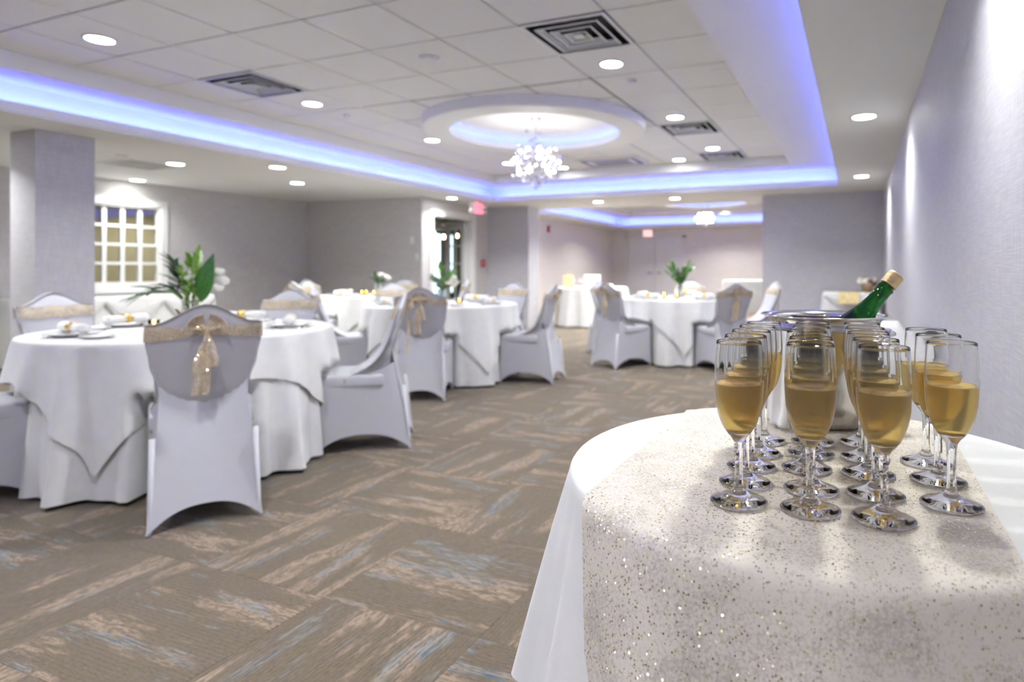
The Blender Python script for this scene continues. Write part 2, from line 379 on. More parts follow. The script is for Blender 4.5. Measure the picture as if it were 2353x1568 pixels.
def tray(pfx, TX0, TX1, TY0, TY1, fx0, fx1, fy0, fy1, med, place):
    struct(frame(MB(), TX0, TX1, TY0, TY1, .02, HS+.02, HS+.086).build('trim_cove_lip'+pfx, 'paint_white'), 'white cove lip hiding blue light strip '+place)
    struct(frame(MB(), TX0-.2, TX1+.2, TY0-.2, TY1+.2, .02, HS+.02, HB).build('trim_cove_wall'+pfx, 'paint_white'), 'white cove upstand washed with blue light '+place)
    struct(MB().box(TX0-.2, TX1+.2, TY0-.2, fy0, HB, HM+.03).box(TX0-.2, TX1+.2, fy1, TY1+.2, HB, HM+.03).box(TX0-.2, fx0, fy0, fy1, HB, HM+.03).box(fx1, TX1+.2, fy0, fy1, HB, HM+.03).build('ceiling_border'+pfx, 'paint_white'), 'smooth white border around the tiled ceiling '+place)
    led = []
    for a in ((TX0-.0235, TX0-.0205, TY0, TY1), (TX1+.0205, TX1+.0235, TY0, TY1), (TX0, TX1, TY1+.0205, TY1+.0235), (TX0, TX1, TY0-.0235, TY0-.0205)):
        o = box('light_strip', *a, HS+.040, HS+.075, 'led_blue'); tag(o, 'blue glowing light strip inside the ceiling cove '+place, 'light strip', 'cove light strips '+place)
        box('mounting_rail', a[0]-.001, a[1]+.001, a[2], a[3], HS+.028, HS+.040, 'plastic_white', o)
    # backing sheet with a round hole over the medallion and open cells at the vents
    mx, my = med; hr = 1.12; m = MB(); n = 96; v = []; f = []; z = HM+.012
    i0, i1, j0, j1 = [round(q) for q in ((mx-1.22-GX)/TS, (mx+1.22-GX)/TS, (my-1.22-GY)/TS, (my+1.22-GY)/TS)]
    rx0, rx1, ry0, ry1 = GX+i0*TS, GX+i1*TS, GY+j0*TS, GY+j1*TS
    for k in range(n):
        a = 2*PI*k/n; ca, sa = math.cos(a), math.sin(a)
        q = min(((rx1-mx) if ca > 0 else (rx0-mx))/ca if abs(ca) > 1e-6 else 9, ((ry1-my) if sa > 0 else (ry0-my))/sa if abs(sa) > 1e-6 else 9)
        v += [(mx+hr*ca, my+hr*sa, z), (mx+q*ca, my+q*sa, z)]
    for k in range(n): f.append((2*k, 2*k+1, (2*k+3) % (2*n), (2*k+2) % (2*n)))
    m.add(v, f)
    for qx, qy in ((rx0, ry0), (rx1, ry0), (rx1, ry1), (rx0, ry1)):     # fill the clipped corners
        e = .12; m.add([(qx-e, qy-e, z+.001), (qx+e, qy-e, z+.001), (qx+e, qy+e, z+.001), (qx-e, qy+e, z+.001)], [(0, 1, 2, 3)])
    for j in range(-7, 24):
        for i in range(-6, 6):
            if i0 <= i < i1 and j0 <= j < j1: continue
            a, b_, c_, d_ = max(fx0-.05, GX+i*TS), min(fx1+.05, GX+(i+1)*TS), max(fy0-.05, GY+j*TS), min(fy1+.05, GY+(j+1)*TS)
            if b_-a < .01 or d_-c_ < .01 or any(a < p < b_ and c_ < q < d_ for p, q in VENTS): continue
            m.add([(a, c_, z), (b_, c_, z), (b_, d_, z), (a, d_, z)], [(0, 1, 2, 3)])
    ce = struct(m.build('ceiling'+pfx, 'grid_grey'), 'white acoustic tile ceiling '+place)
    return ce
ce = tray('', TX0, TX1, TY0, TY1, FX0, FX1, FY0, FY1, MED, 'over the dining room')
MED2 = (-3.2, 14.1)
soffit('ceiling_soffit_backroom', BX, XR, YF2+.42, BY, -6.24, -.4, YF2+.42+.02, 16.9, 'low white soffit in the room beyond the opening')
ce2 = tray('_backroom', -6.24, -.4, YF2+.44, 16.9, -5.8, -.9, YF2+.9, 16.4, MED2, 'in the room beyond')
# acoustic tiles
CASS = (-3.266+.02, 8.50)
tme = None
for j in range(-6, 11):
    for i in range(-4, 5):
        x0, x1 = max(FX0, GX+i*TS), min(FX1, GX+(i+1)*TS); y0, y1 = max(FY0, GY+j*TS), min(FY1, GY+(j+1)*TS)
        if x1-x0 < .06 or y1-y0 < .06: continue
        cx, cy_ = (x0+x1)/2, (y0+y1)/2
        if any(abs(cx-a) < .2 and abs(cy_-b_) < .2 for a, b_ in VENTS): continue
        g = .007
        far = max(math.hypot(a-MED[0], b_-MED[1]) for a in (x0, x1) for b_ in (y0, y1))
        nx_, ny_ = min(max(MED[0], x0), x1), min(max(MED[1], y0), y1); near = math.hypot(nx_-MED[0], ny_-MED[1])
        if far < 1.19: continue
        if near < 1.13:
            K = 14; v = []; f = []
            for b_ in range(K):
                for a in range(K):
                    xa, xb = x0+g+(x1-x0-2*g)*a/K, x0+g+(x1-x0-2*g)*(a+1)/K; ya, yb = y0+g+(y1-y0-2*g)*b_/K, y0+g+(y1-y0-2*g)*(b_+1)/K
                    if math.hypot((xa+xb)/2-MED[0], (ya+yb)/2-MED[1]) < 1.13: continue
                    k = len(v); v += [(xa, ya, HM), (xb, ya, HM), (xb, yb, HM), (xa, yb, HM)]; f.append((k+3, k+2, k+1, k))
            obj('ceiling_tile', v, f, 'tile_white', ce)
        elif abs(x1-x0-TS) < .001 and abs(y1-y0-TS) < .001:
            h = TS/2-g
            if tme is None:
                o = MB().add([(-h, -h, .012), (h, -h, .012), (h, h, .012), (-h, h, .012), (-h, -h, .003), (h, -h, .003), (h, h, .003), (-h, h, .003), (-h+.004, -h+.004, 0), (h-.004, -h+.004, 0), (h-.004, h-.004, 0), (-h+.004, h-.004, 0)],
                             [(11, 10, 9, 8), (8, 9, 5, 4), (9, 10, 6, 5), (10, 11, 7, 6), (11, 8, 4, 7), (4, 5, 1, 0), (5, 6, 2, 1), (6, 7, 3, 2), (7, 4, 0, 3)]).build('ceiling_tile', 'tile_white', ce); tme = o.data
            else: o = link('ceiling_tile', tme, None, ce)
            o.location = (cx, cy_, HM)
        else: box('ceiling_tile', x0+g, x1-g, y0+g, y1-g, HM, HM+.01, 'tile_white', ce)
box('tile_field', -5.8, -.9, YF2+.9, 16.4, HM-.004, HM+.004, 'tile_white', ce2)
# round medallions with a glowing inner cove
def medallion(name, c, label, ledlabel, hole):
    x, y = c; zb = CAMZ+1.480; zi = hole
    o = lathe(name, [(.935, zb), (1.185, zb), (1.197, zb+.012), (1.197, HM+.004), (1.06, HM+.004), (1.06, zb+.02), (.935, zb+.02)], 'paint_white', seg=96, smooth=False, loc=(x, y, 0))
    struct(o, label)
    lathe('lip', [(.915, zb), (.935, zb), (.935, zb+.055), (.915, zb+.055), (.915, zb)], 'paint_white', o, 96, smooth=False)
    lathe('recess', [(1.055, zb+.02), (1.055, zi-.03), (1.03, zi), (.0, zi)], 'paint_white', o, 96, smooth=True)
    led = lathe('light_ring', [(.955, zb+.028), (.967, zb+.028), (.967, zb+.036), (.955, zb+.036), (.955, zb+.028)], 'led_ring', None, 40, smooth=False, loc=(x, y, 0))
    tag(led, ledlabel, 'light strip', 'ring lights in ceiling medallions')
emit('led_ring', (.12, .20, 1.0), LED_ST*.30)
medallion('ceiling_medallion', MED, 'round white ceiling medallion above the large crystal chandelier', 'blue light ring inside the medallion above the large chandelier', 2.745)
medallion('ceiling_medallion_backroom', MED2, 'round white ceiling medallion in the room beyond the opening', 'blue light ring inside the medallion of the room beyond', 2.745)

# ------------------------------------------------------------------ lamps in the ceilings
dl_proto = None
def downlight(x, y, z, label, group, power=LAMP_W, col=LAMP_COL, r=.082):
    global dl_proto
    if dl_proto is None:
        t_ = thing('recessed_downlight', label, 'downlight', (x, y, z), 0, group)
        lathe('trim_ring', [(r, 0), (r+.014, -.002), (r+.016, -.006), (r+.004, -.010), (r, -.008), (r, 0)], 'trim_white', t_, 32)
        v = [(r*math.cos(2*PI*k/32), r*math.sin(2*PI*k/32), -.004) for k in range(32)]
        obj('lamp_disc', v, [tuple(range(32))[::-1]], 'lamp_disc', t_)
        dl_proto = t_
    else: t_ = dup(dl_proto, (x, y, z), 0, label, group)
    ld = bpy.data.lights.new('lamp_light', 'AREA'); ld.shape = 'DISK'; ld.size = .13; ld.energy = power*KW; ld.color = col; ld.spread = math.radians(128)
    lo = bpy.data.objects.new('lamp_light', ld); C.objects.link(lo); lo.location = (0, 0, -.012); lo.parent = t_
    return t_
for x in (-4.81, -1.75):
    for y in (-.95+1.83*0, .87, 2.69, 4.51, 6.34, 8.16): downlight(x, y, HM if y > FY0 else HB, 'round recessed tiled-ceiling downlight in the row nearer the '+('alcove' if x < -3 else 'lilac wall'), 'downlights in the tiled ceiling')
for x in (-4.24, -2.38): downlight(x, 8.82, HM, 'round recessed downlight at the end of the tiled ceiling', 'downlights at the tiled ceiling end')
for y in (-.9, 1.9, 5.30, 8.69): downlight(.045, y, HS, 'recessed downlight in the soffit close to the lilac wall', 'downlights along the lilac wall', 10 if y > 3 else 3.5)
for x in (-4.21, -2.82): downlight(x, 10.2, HS, 'recessed downlight in the soffit before the wide opening', 'downlights above the wide opening', 22)
for x, y in ((-7.09, 4.73), (-6.23, 5.34), (-7.11, 6.41), (-7.1, 2.6), (-7.1, .4), (-8.3, 1.5)): downlight(x, y, HS, 'recessed downlight in the low alcove ceiling', 'downlights in the low ceiling', 30)
downlight(-8.85, 5.4, HS, 'recessed downlight right above the paned window', None, 8)
downlight(-6.24, 8.75, HS, 'recessed downlight just outside the French door', None, 20)
WARM = (1.0, .96, .86)
for x, y in ((-4.17, 11.6), (-5.2, 12.4), (-5.2, 15), (-1.4, 12.4), (-1.4, 15), (-3.2, 16.2), (-3.2, 11.9)): downlight(x, y, HM if y > YF2+.9 else HB, 'round downlight in the ceiling of the room beyond the opening', 'downlights in the room beyond', 150, WARM)

# ------------------------------------------------------------------ air diffusers, cassette, detectors
def diffuser(x, y, z, mat, label, s=.30, dark=True):
    t_ = thing('ceiling_vent', label, 'vent', (x, y, z), 0, 'ceiling vents')
    frame(MB(), -s+.025, s-.025, -s+.025, s-.025, .025, -.006, .004).build('frame', mat, t_)
    dp = .10 if dark else .03
    MB().add([(-s+.025, -s+.025, 0), (s-.025, -s+.025, 0), (s-.025, s-.025, 0), (-s+.025, s-.025, 0), (-s+.025, -s+.025, dp), (s-.025, -s+.025, dp), (s-.025, s-.025, dp), (-s+.025, s-.025, dp)],
             [(4, 5, 6, 7), (0, 1, 5, 4), (1, 2, 6, 5), (2, 3, 7, 6), (3, 0, 4, 7)]).build('duct', 'dark_metal' if dark else 'vent_grey', t_)
    for k, q in enumerate((.226, .152, .082)):
        a, b_ = q, q-.030
        v = []
        for sz, zz in ((a, -.012), (b_, .016), (b_-.002, .016), (a-.002, -.012)): v += [(-sz, -sz, zz), (sz, -sz, zz), (sz, sz, zz), (-sz, sz, zz)]
        f = []
        for r in range(4):
            for c_ in range(4): f.append((r*4+c_, r*4+(c_+1) % 4, ((r+1) % 4)*4+(c_+1) % 4, ((r+1) % 4)*4+c_))
        k_ = len(v); v += [(-a+.014, -a+.014, -.0125), (a-.014, -a+.014, -.0125), (a-.014, a-.014, -.0125), (-a+.014, a-.014, -.0125)]; f += [(c_, k_+c_, k_+(c_+1) % 4, (c_+1) % 4) for c_ in range(4)]
        obj('louvre', v, f, mat, t_)
    box('centre_plate', -.035, .035, -.035, .035, -.010, -.004, mat, t_)
for (x, y), lb in zip(VENTS, ('large square air vent with black louvre gaps next to a smoke detector disc', 'square louvred air vent near the blue lit side cove', 'square louvred air vent beside the round medallion', 'square louvred air vent at the end of tiled ceiling')): diffuser(x, y, HM, 'vent_grey', lb)
diffuser(-7.54, 4.62, HS, 'vent_white', 'white square air vent in the low alcove ceiling', dark=False)
t_ = thing('air_conditioner_cassette', 'flat ceiling cassette air conditioner with rounded grille', 'air conditioner', (CASS[0]-.05, CASS[1]+.03, HM))
bevbox('panel', -.46, .46, -.30, .30, -.03, -.001, 'vent_white', t_, .012)
frame(MB(), -.36, .36, -.20, .20, .050, -.034, -.029).build('air_slot', 'dark_metal', t_)
box('grille', -.27, .27, -.13, .13, -.036, -.029, 'grid_grey', t_)
for k, (x, y, z) in enumerate(((-2.96, 3.87, HM), (-1.742, 4.96, HM), (-4.83, 4.98, HM), (-7.04, 4.14, HS))):
    t_ = thing('smoke_detector', ('white round smoke detector with small indicator lamp', 'small flush sprinkler cover near the downlight row', 'small flush sprinkler cover near the side cove', 'small white detector on the low alcove ceiling')[k], 'detector', (x, y, z))
    r = (.075, .04, .04, .05)[k]
    lathe('body', [(0, -.03), (r*.6, -.03), (r*.92, -.022), (r, -.008), (r, .001)], 'plastic_white', t_, 24)
    lathe('base', [(r*1.08, -.006), (r*1.08, .001)], 'vent_white', t_, 24, True)

# ------------------------------------------------------------------ chandeliers
def ico(r, sub=1):
    bm = bmesh.new(); bmesh.ops.create_icosphere(bm, subdivisions=sub, radius=r); me = bpy.data.meshes.new('ball'); bm.to_mesh(me); bm.free(); return me
CRY = None
def chandelier(name, c, zc, label, n, rx, rz, ztop, zbot):
    global CRY
    t_ = thing(name, label, 'chandelier', (c[0], c[1], 0))
    lathe('canopy', [(0, ztop), (.06, ztop), (.06, ztop-.012), (.02, ztop-.03), (.006, ztop-.035)], 'chrome', t_, 24)
    MB().tube([(0, 0, ztop-.02), (0, 0, zbot+.06)], .006).build('rod', 'chrome', t_)
    if CRY is None:
        CRY = ico(.026, 1); CRY.materials.append(MATS['crystal'])
    rr = random.Random(len(name)); arms = []
    for k in range(21):
        a = 2*PI*k/21+.2*(k % 2); up = (.55, -.45, .05)[k % 3]; R = rx*(.55, .66, .85)[k % 3]
        p = [(0, 0, zc-.05), (R*.4*math.cos(a), R*.4*math.sin(a), zc-.12), (R*.8*math.cos(a), R*.8*math.sin(a), zc+up*rz*.6), (R*math.cos(a), R*math.sin(a), zc+up*rz)]
        ar = MB().tube(p, .004, 6).build('arm', 'chrome', t_)
        link('bulb', BULB, None, ar, True, (p[3][0], p[3][1], p[3][2]+.02))
    for k in range(n):
        u = rr.uniform(-1, 1); a = rr.uniform(0, 2*PI); q = rr.uniform(.55, 1.05); h = math.sqrt(1-u*u)
        zz = zc+u*rz*q
        link('crystal', CRY, None, t_, False, (rx*q*h*math.cos(a), rx*q*h*math.sin(a), zz), (rr.random()*3, rr.random()*3, 0), rr.uniform(.8, 1.45))
    for k in range(7):
        a = rr.uniform(0, 2*PI); link('crystal', CRY, None, t_, False, (.10*math.cos(a), .10*math.sin(a), zc+rz+rr.uniform(.02, .15)), (rr.random()*3, 0, 0), .8)
    for k in range(3): link('crystal', CRY, None, t_, False, (0, 0, zbot+.02+.05*k), (0, 0, k), (.8, 1, 1.2)[k])
BULB = ico(.017, 1); BULB.materials.append(MATS['bulb'])
chandelier('chandelier', MED, 2.25, 'large crystal ball chandelier hanging from the round medallion', 125, .30, .22, 2.745, 1.97)
chandelier('chandelier', MED2, 2.24, 'small crystal chandelier in the room beyond the opening', 40, .24, .17, 2.745, 2.02)

# ------------------------------------------------------------------ window, doors, wall fittings
wn = struct(frame(MB(), WY0, WY1, WZ0, WZ1, .09, -.0, .02).build('window_1', 'trim_white'), 'white paned interior window in the alcove wall')
wn.data.transform(Matrix(((0, 0, 1, XL), (1, 0, 0, 0), (0, 1, 0, 0), (0, 0, 0, 1))))
frame(MB(), WY0+.03, WY1-.03, WZ0+.03, WZ1-.03, .03, -.08, 0).build('window_frame', 'trim_white', wn).data.transform(Matrix(((0, 0, 1, XL), (1, 0, 0, 0), (0, 1, 0, 0), (0, 0, 0, 1))))
ncol, nrow = 6, 4; pw = (WY1-WY0-.06)/ncol; ph = (WZ1-WZ0-.06)/nrow
for k in range(1, ncol): box('muntin', XL-.07, XL-.03, WY0+.03+k*pw-.026, WY0+.03+k*pw+.026, WZ0+.03, WZ1-.03, 'trim_white', wn)
for k in range(1, nrow): box('muntin', XL-.068, XL-.032, WY0+.03, WY1-.03, WZ0+.03+k*ph-.018, WZ0+.03+k*ph+.018, 'trim_white', wn)
for i in range(ncol):
    for j in range(nrow): box('pane', XL-.054, XL-.050, WY0+.03+i*pw+.02, WY0+.03+(i+1)*pw-.02, WZ0+.03+j*ph+.014, WZ0+.03+(j+1)*ph-.014, 'window_pane', wn)
struct(MB().box(XL-1.5, XL-1.4, WY0-1.5, WY1+1.6, 0, HS).box(XL-1.5, XL-.1, WY1+1.5, WY1+1.6, 0, HS).box(XL-1.5, XL-.1, WY0-1.6, WY0-1.5, 0, HS).box(XL-1.5, XL-.1, WY0-1.6, WY1+1.6, HS, HS+.05).build('wall_side_room', 'pane_tan'), 'tan wall of the lit side room behind the paned window')
downlight(XL-.7, WY1+.5, HS, 'added fill downlight brightening the tan side room behind the window', None, 26, (1, .93, .78))  # unseen warm lamp added to light the tan wall seen through the panes
box('window_sill', XL, XL+.05, WY0-.10, WY1+.10, WZ0-.12, WZ0-.09, 'trim_white', wn)
# French door
dr = struct(MB().box(XD, XD+.02, DY0-.10, DY0, 0, DZ+.10).box(XD, XD+.02, DY1, DY1+.10, 0, DZ+.10).box(XD, XD+.02, DY0, DY1, DZ, DZ+.10).build('door_1', 'trim_white'), 'white French door frame standing open')
MB().box(XD-.12, XD, DY0, DY0+.02, 0, DZ).box(XD-.12, XD, DY1-.02, DY1, 0, DZ).box(XD-.12, XD, DY0, DY1, DZ-.02, DZ).build('jamb', 'trim_white', dr)
def french_leaf(hx, hy, ang):
    lf = MB().box(0, .56, -.02, .02, .0, .20).box(0, .56, -.02, .02, 1.86, 1.98).box(0, .10, -.02, .02, .2, 1.86).box(.46, .56, -.02, .02, .2, 1.86).build('leaf', 'trim_white', dr, loc=(hx, hy, .01), rot=(0, 0, ang))
    for k in range(1, 5): box('muntin', .10, .46, -.015, .015, .2+k*.332-.012, .2+k*.332+.012, 'trim_white', lf)
    box('muntin', .268, .292, -.015, .015, .2, 1.86, 'trim_white', lf)
    for i in range(2):
        for k in range(5): box('pane', .10+.18*i+.006, .28+.18*i-.006, -.003, .003, .2+k*.332+.008, .2+(k+1)*.332-.008, 'window_pane', lf)
    MB().tube([(.50, -.02, .98), (.50, -.06, .98), (.42, -.06, .98)], .008).build('handle', 'chrome', lf)
french_leaf(XD-.13, DY1-.03, PI-.28)
# foyer: bright window, beam and pendants
o = box('window_2', -9.9, -9.85, 12.7, 13.85, .5, 2.0, 'day_window'); struct(o, 'daylit teal window at the end of the foyer')
box('mullion', -9.85, -9.82, 13.30, 13.35, .5, 2.0, 'trim_white', o)
struct(box('wall_foyer_post', -9.5, -9.3, 12.84, 12.99, 0, 2.6, 'brown_wall'), 'brown post standing in the foyer')
struct(box('trim_foyer_beam', -9.8, -8.0, 12.2, 12.5, 2.05, 2.2, 'paint_white'), 'pale beam under the foyer ceiling')
for k, (x, y, z) in enumerate(((-8.35, 11.05, 1.87), (-8.2, 11.2, 1.80), (-8.35, 11.9, 1.86), (-8.15, 12.3, 1.88))):
    t_ = thing('pendant_lamp', 'warm glowing pendant bulb in the foyer behind French door', 'pendant lamp', (x, y, z), 0, 'foyer pendant bulbs')
    MB().tube([(0, 0, .05), (0, 0, 2.6-z)], .004, 6).build('cord', 'dark_metal', t_)
    lathe('socket', [(.012, .04), (.02, .045), (.02, .09), (.004, .10)], 'dark_metal', t_, 16)
    lathe('bulb', [(0, -.05), (.03, -.04), (.045, -.01), (.03, .03), (.014, .045)], 'bulb_warm', t_, 16)
downlight(-7.5, 9.5, 2.6, 'added fill downlight brightening the foyer behind the French door', None, 330)  # unseen lamp, added to brighten the view through the doorway
# double door on the far wall of the room beyond
dr2 = struct(MB().box(-6.45, -6.38, BY-.03, BY, 0, 2.09).box(-4.68, -4.61, BY-.03, BY, 0, 2.09).box(-6.45, -4.61, BY-.03, BY, 2.02, 2.09).build('door_2', 'door_grey'), 'pale grey double door on far wall of the room beyond')
for a, b_, hx in ((-6.37, -5.54, -5.62), (-5.52, -4.69, -5.44)):
    lf = box('leaf', a, b_, BY-.022, BY-.002, .01, 2.01, 'door_grey', dr2)
    MB().tube([(hx, BY-.02, 1.0), (hx, BY-.07, 1.0), (hx-.12 if hx < -5.5 else hx+.12, BY-.07, 1.0)], .010).build('handle', 'dark_metal', lf)
def text_mesh(s, size):
    cu = bpy.data.curves.new('lettering', 'FONT'); cu.body = s; cu.size = size; cu.align_x = 'CENTER'; cu.align_y = 'CENTER'; cu.extrude = .001
    o = bpy.data.objects.new('tmp', cu); C.objects.link(o)
    me = bpy.data.meshes.new_from_object(o.evaluated_get(bpy.context.evaluated_depsgraph_get())); bpy.data.objects.remove(o); return me
emit('exit_pale', (1, .62, .58), .75, False)
def exit_sign(loc, rz, label, lamps):
    t_ = thing('exit_sign', label, 'exit sign', loc, rz)     # face looks along local -y
    bevbox('housing', -.155, .155, -.025, .025, -.10, .10, 'plastic_white', t_, .008)
    box('face', -.145, .145, -.027, -.0245, -.092, .092, 'exit_red' if lamps else 'exit_pale', t_)
    link('lettering', text_mesh('EXIT', .14), 'plastic_white', t_, False, (0, -.0275, 0), (PI/2, 0, 0))
    box('mount', -.04, .04, -.01, .01, .10, .125, 'plastic_white', t_)
    if lamps:
        for sx in (-1, 1):
            for zz in (.045, -.055):
                lathe('lamp_head', [(0, .05), (.03, .05), (.045, .02), (.045, -.01), (0, -.015)], 'plastic_white', t_, 20, loc=(sx*.195, -.02, zz), rot=(PI/2, 0, 0))
exit_sign((-6.12, 9.30, 2.165), PI/2, 'lit red exit sign with twin emergency lamps near the French door', True)
exit_sign((-5.73, BY-.06, 2.165), 0, 'red exit sign above the pale double door', False)
for loc, lb in (((-6.80, 8.43, 1.58), 'white thermostat plate on the grey alcove wall'), ((-6.70, 8.43, 1.31), 'white light switch plate on the grey alcove wall')):
    t_ = thing('wall_plate', lb, 'wall plate', loc)
    bevbox('plate', -.037, .037, -.008, 0, -.06, .06, 'plastic_white', t_, .003); bevbox('rocker', -.016, .016, -.013, -.006, -.033, .033, 'vent_white', t_, .002)
t_ = thing('fire_alarm_pull', 'red fire alarm pull box beside the French door', 'fire alarm', (XD, 10.22, 1.22), PI/2)
bevbox('box', -.05, .05, -.045, 0, -.065, .065, 'red_box', t_, .006); box('pull_handle', -.03, .03, -.052, -.044, -.01, .012, 'plastic_white', t_)
t_ = thing('alarm_strobe', 'small red alarm strobe high on the cream wall', 'alarm strobe', (BX, 13.5, 2.07), PI/2)
bevbox('box', -.05, .05, -.05, 0, -.075, .075, 'red_box', t_, .006); box('lens', -.02, .02, -.06, -.045, -.04, .04, 'vent_white', t_)

# ------------------------------------------------------------------ covered chairs
def crown(u): return .868+.082*.5*(1+math.cos(PI*min(1, abs(u)/.93)))
def wback(z):
    pts = ((.40, .172), (.52, .166), (.60, .178), (.70, .203), (.80, .217), (.87, .214), (.96, .205))
    for (a, p), (b_, q) in zip(pts, pts[1:]):
        if z <= b_: return p+(q-p)*sstep(a, b_, z)
    return pts[-1][1]
RY0, LEAN, SPLAY = -.185, .115, .125
def yup(z): return RY0-LEAN*(z-.5)/.45
def zcr(u): return .515+.085*u*u
def wlow(z): return .168+.046*max(0, (.52-z)/.52)**1.25
def ylow(u, z):
    zc_ = zcr(u); return yup(zc_)-(SPLAY-(RY0-yup(zc_))*0)*(1-z/zc_)
def hem(s, h): return .004+h*(1-abs(2*s-1)**2.6)
def yrear(u, z): return yup(z) if z >= zcr(u) else ylow(u, z)
def make_chair(label, group):
    t_ = thing('banquet_chair', label, 'chair', (0, 0, 0), 0, group)
    nu, nv = 20, 22
    def back(side):
        def fn(a, b_):
            u = 2*a-1; u = math.copysign(abs(u)**.8, u); zt = crown(u); z = .42+(zt-.42)*b_
            x = u*wback(z); e = (1-abs(u)**5)
            if side: kk = math.exp(-max(0, z-.44)/.09); x = u*(wback(z)*(1-kk)+.2042*kk)
            if side: y = yup(z)+.006+.030*e*(1-b_**8)+.012+.15*math.exp(-max(0, z-.455)/.055)+.055*math.exp(-max(0, z-.45)/.17)
            else: y = min(yup(z), yup(zcr(u)))+(.0 if z >= zcr(u) else .004)-.012*e*(1-b_**8)*(1 if z > zcr(u) else .2)
            return (x, y, z)
        return fn
    v1, f1 = grid(nu, nv, back(0)); v2, f2 = grid(nu, nv, back(1)); k = len(v1)
    m = MB().add(v1, [q[::-1] for q in f1]); m.add(v2, f2)
    W = nu+1
    loop = [j*W for j in range(nv+1)]+[nv*W+i for i in range(1, nu+1)]+[j*W+nu for j in range(nv-1, -1, -1)]
    for a, b_ in zip(loop, loop[1:]): m.f.append((a, b_, b_+k, a+k))
    bo = m.build('backrest', 'spandex', t_, True)
    # seat
    bevbox('seat', -.2035, .2035, -.17, .2005, .385, .468, 'spandex', t_, .022, 4)
    # skirt: four stretched panels with arched hems
    m = MB()
    v, f = grid(20, 16, lambda a, b_: ((2*a-1)*wlow(hem(a, .085)+(zcr(2*a-1)-hem(a, .085))*b_), ylow(2*a-1, hem(a, .085)+(zcr(2*a-1)-hem(a, .085))*b_)-.004, hem(a, .085)+(zcr(2*a-1)-hem(a, .085))*b_)); m.add(v, [q[::-1] for q in f])
    def sidep(sx):
        def fn(s_, b_):
            h = hem(s_, .10); z = h+((.452+.08*(1-s_)**3)-h)*b_
            p = Vector((sx*wlow(z), ylow(1, min(z, .59)), z)); q = Vector((sx*.2045, .200+.02*(1-z/.45), z))
            r_ = p.lerp(q, s_); w_ = s_**(1-.72*b_); r_.x = p.x+(q.x-p.x)*w_; r_.x -= sx*.010*math.sin(PI*s_)*(1-b_); return tuple(r_)
        return fn
    for sx in (-1, 1):
        v, f = grid(16, 12, sidep(sx)); m.add(v, f if sx > 0 else [q[::-1] for q in f])
    v, f = grid(16, 12, lambda a, b_: ((2*a-1)*.2045, .200+.02*(1-(hem(a, .09)+(.45-hem(a, .09))*b_)/.45)-.01*math.sin(PI*a)*(1-b_), hem(a, .09)+(.45-hem(a, .09))*b_)); m.add(v, f)
    sk = m.build('skirt', 'spandex', t_, True)
    for x, y in ((-.200, .208), (.200, .208), (-.205, ylow(1, 0)+.012), (.205, ylow(1, 0)+.012)):
        MB().tube([(x, y, 0), (x*.97, y*.985, .03), (x*.93, y*.9 if y > 0 else y*.87, .39)], [.012, .011, .012], 8).build('leg', 'spandex', t_, True)
    # sash round the back
    def band(a, b_):
        # a goes once round: front (0..0.5) then rear
        if a < .5:
            u = (a*4-1)*1.0; z = .795+.072*b_+.004*math.sin(9*u); y = yup(z)+.006+.030*(1-abs(u)**5)+.012+.0045+.035*math.exp(-(z-.45)/.17)*1.57; x = u*(wback(z)+.005)
        else:
            u = 1-(a-.5)*4; hh = .012+.024*abs(u)**.8; z = .828+(b_-.5)*2*hh*.95+.004*(1-abs(u)); y = yup(z)-.012*(1-abs(u)**5)-.0045-.004*(1-abs(u)); x = u*(wback(z)+.005)
        return (x, y, z)
    v, f = grid(44, 5, band); sa = obj('sash', v, f, 'sash_gold', t_, True)
    ky = yup(.83)-.022
    me = ico(.02, 2); kn = link('knot', me, 'sash_gold', sa, True, (0, ky, .83), (0, 0, 0), (.75, .7, 1.1))
    def loop_(sx):
        def fn(a, b_):
            # a pleated fan that rises from the knot and folds back over itself
            ang = math.radians(90-sx*(8+62*b_)); R = .012+.086*math.sin(PI*a)**.8*(1-.18*b_)
            y = ky-.006-.034*math.sin(PI*a)*math.sin(PI*min(1, a*1.2))-.004*math.sin(14*b_)
            if a > .5: y -= .012
            return (R*math.cos(ang), y, .834+R*math.sin(ang)*.78)
        return fn
    for sx in (-1, 1):
        v, f = grid(14, 4, loop_(sx)); obj('bow_loop', v, f, 'sash_gold', sa, True)
    def tail(sx, ln, dx):
        def fn(a, b_):
            z = .832-ln*a; w_ = .012+.062*sstep(0, .55, a)-.01*a; x = dx*a+(b_-.5)*w_+.004*math.sin(9*a)
            y = min(ky-.004, yrear(0, max(z, .3))-.020)-.012*math.sin(PI*a)-.010*math.sin(b_*2*PI*1.5+sx)*a; return (x, y-(.006 if sx > 0 else 0), z)
        return fn
    for sx, ln, dx in ((1, .155, .014), (-1, .275, -.026)):
        v, f = grid(8, 14, tail(sx, ln, dx)); obj('bow_tail', v, f, 'sash_gold', sa, True)
    return t_
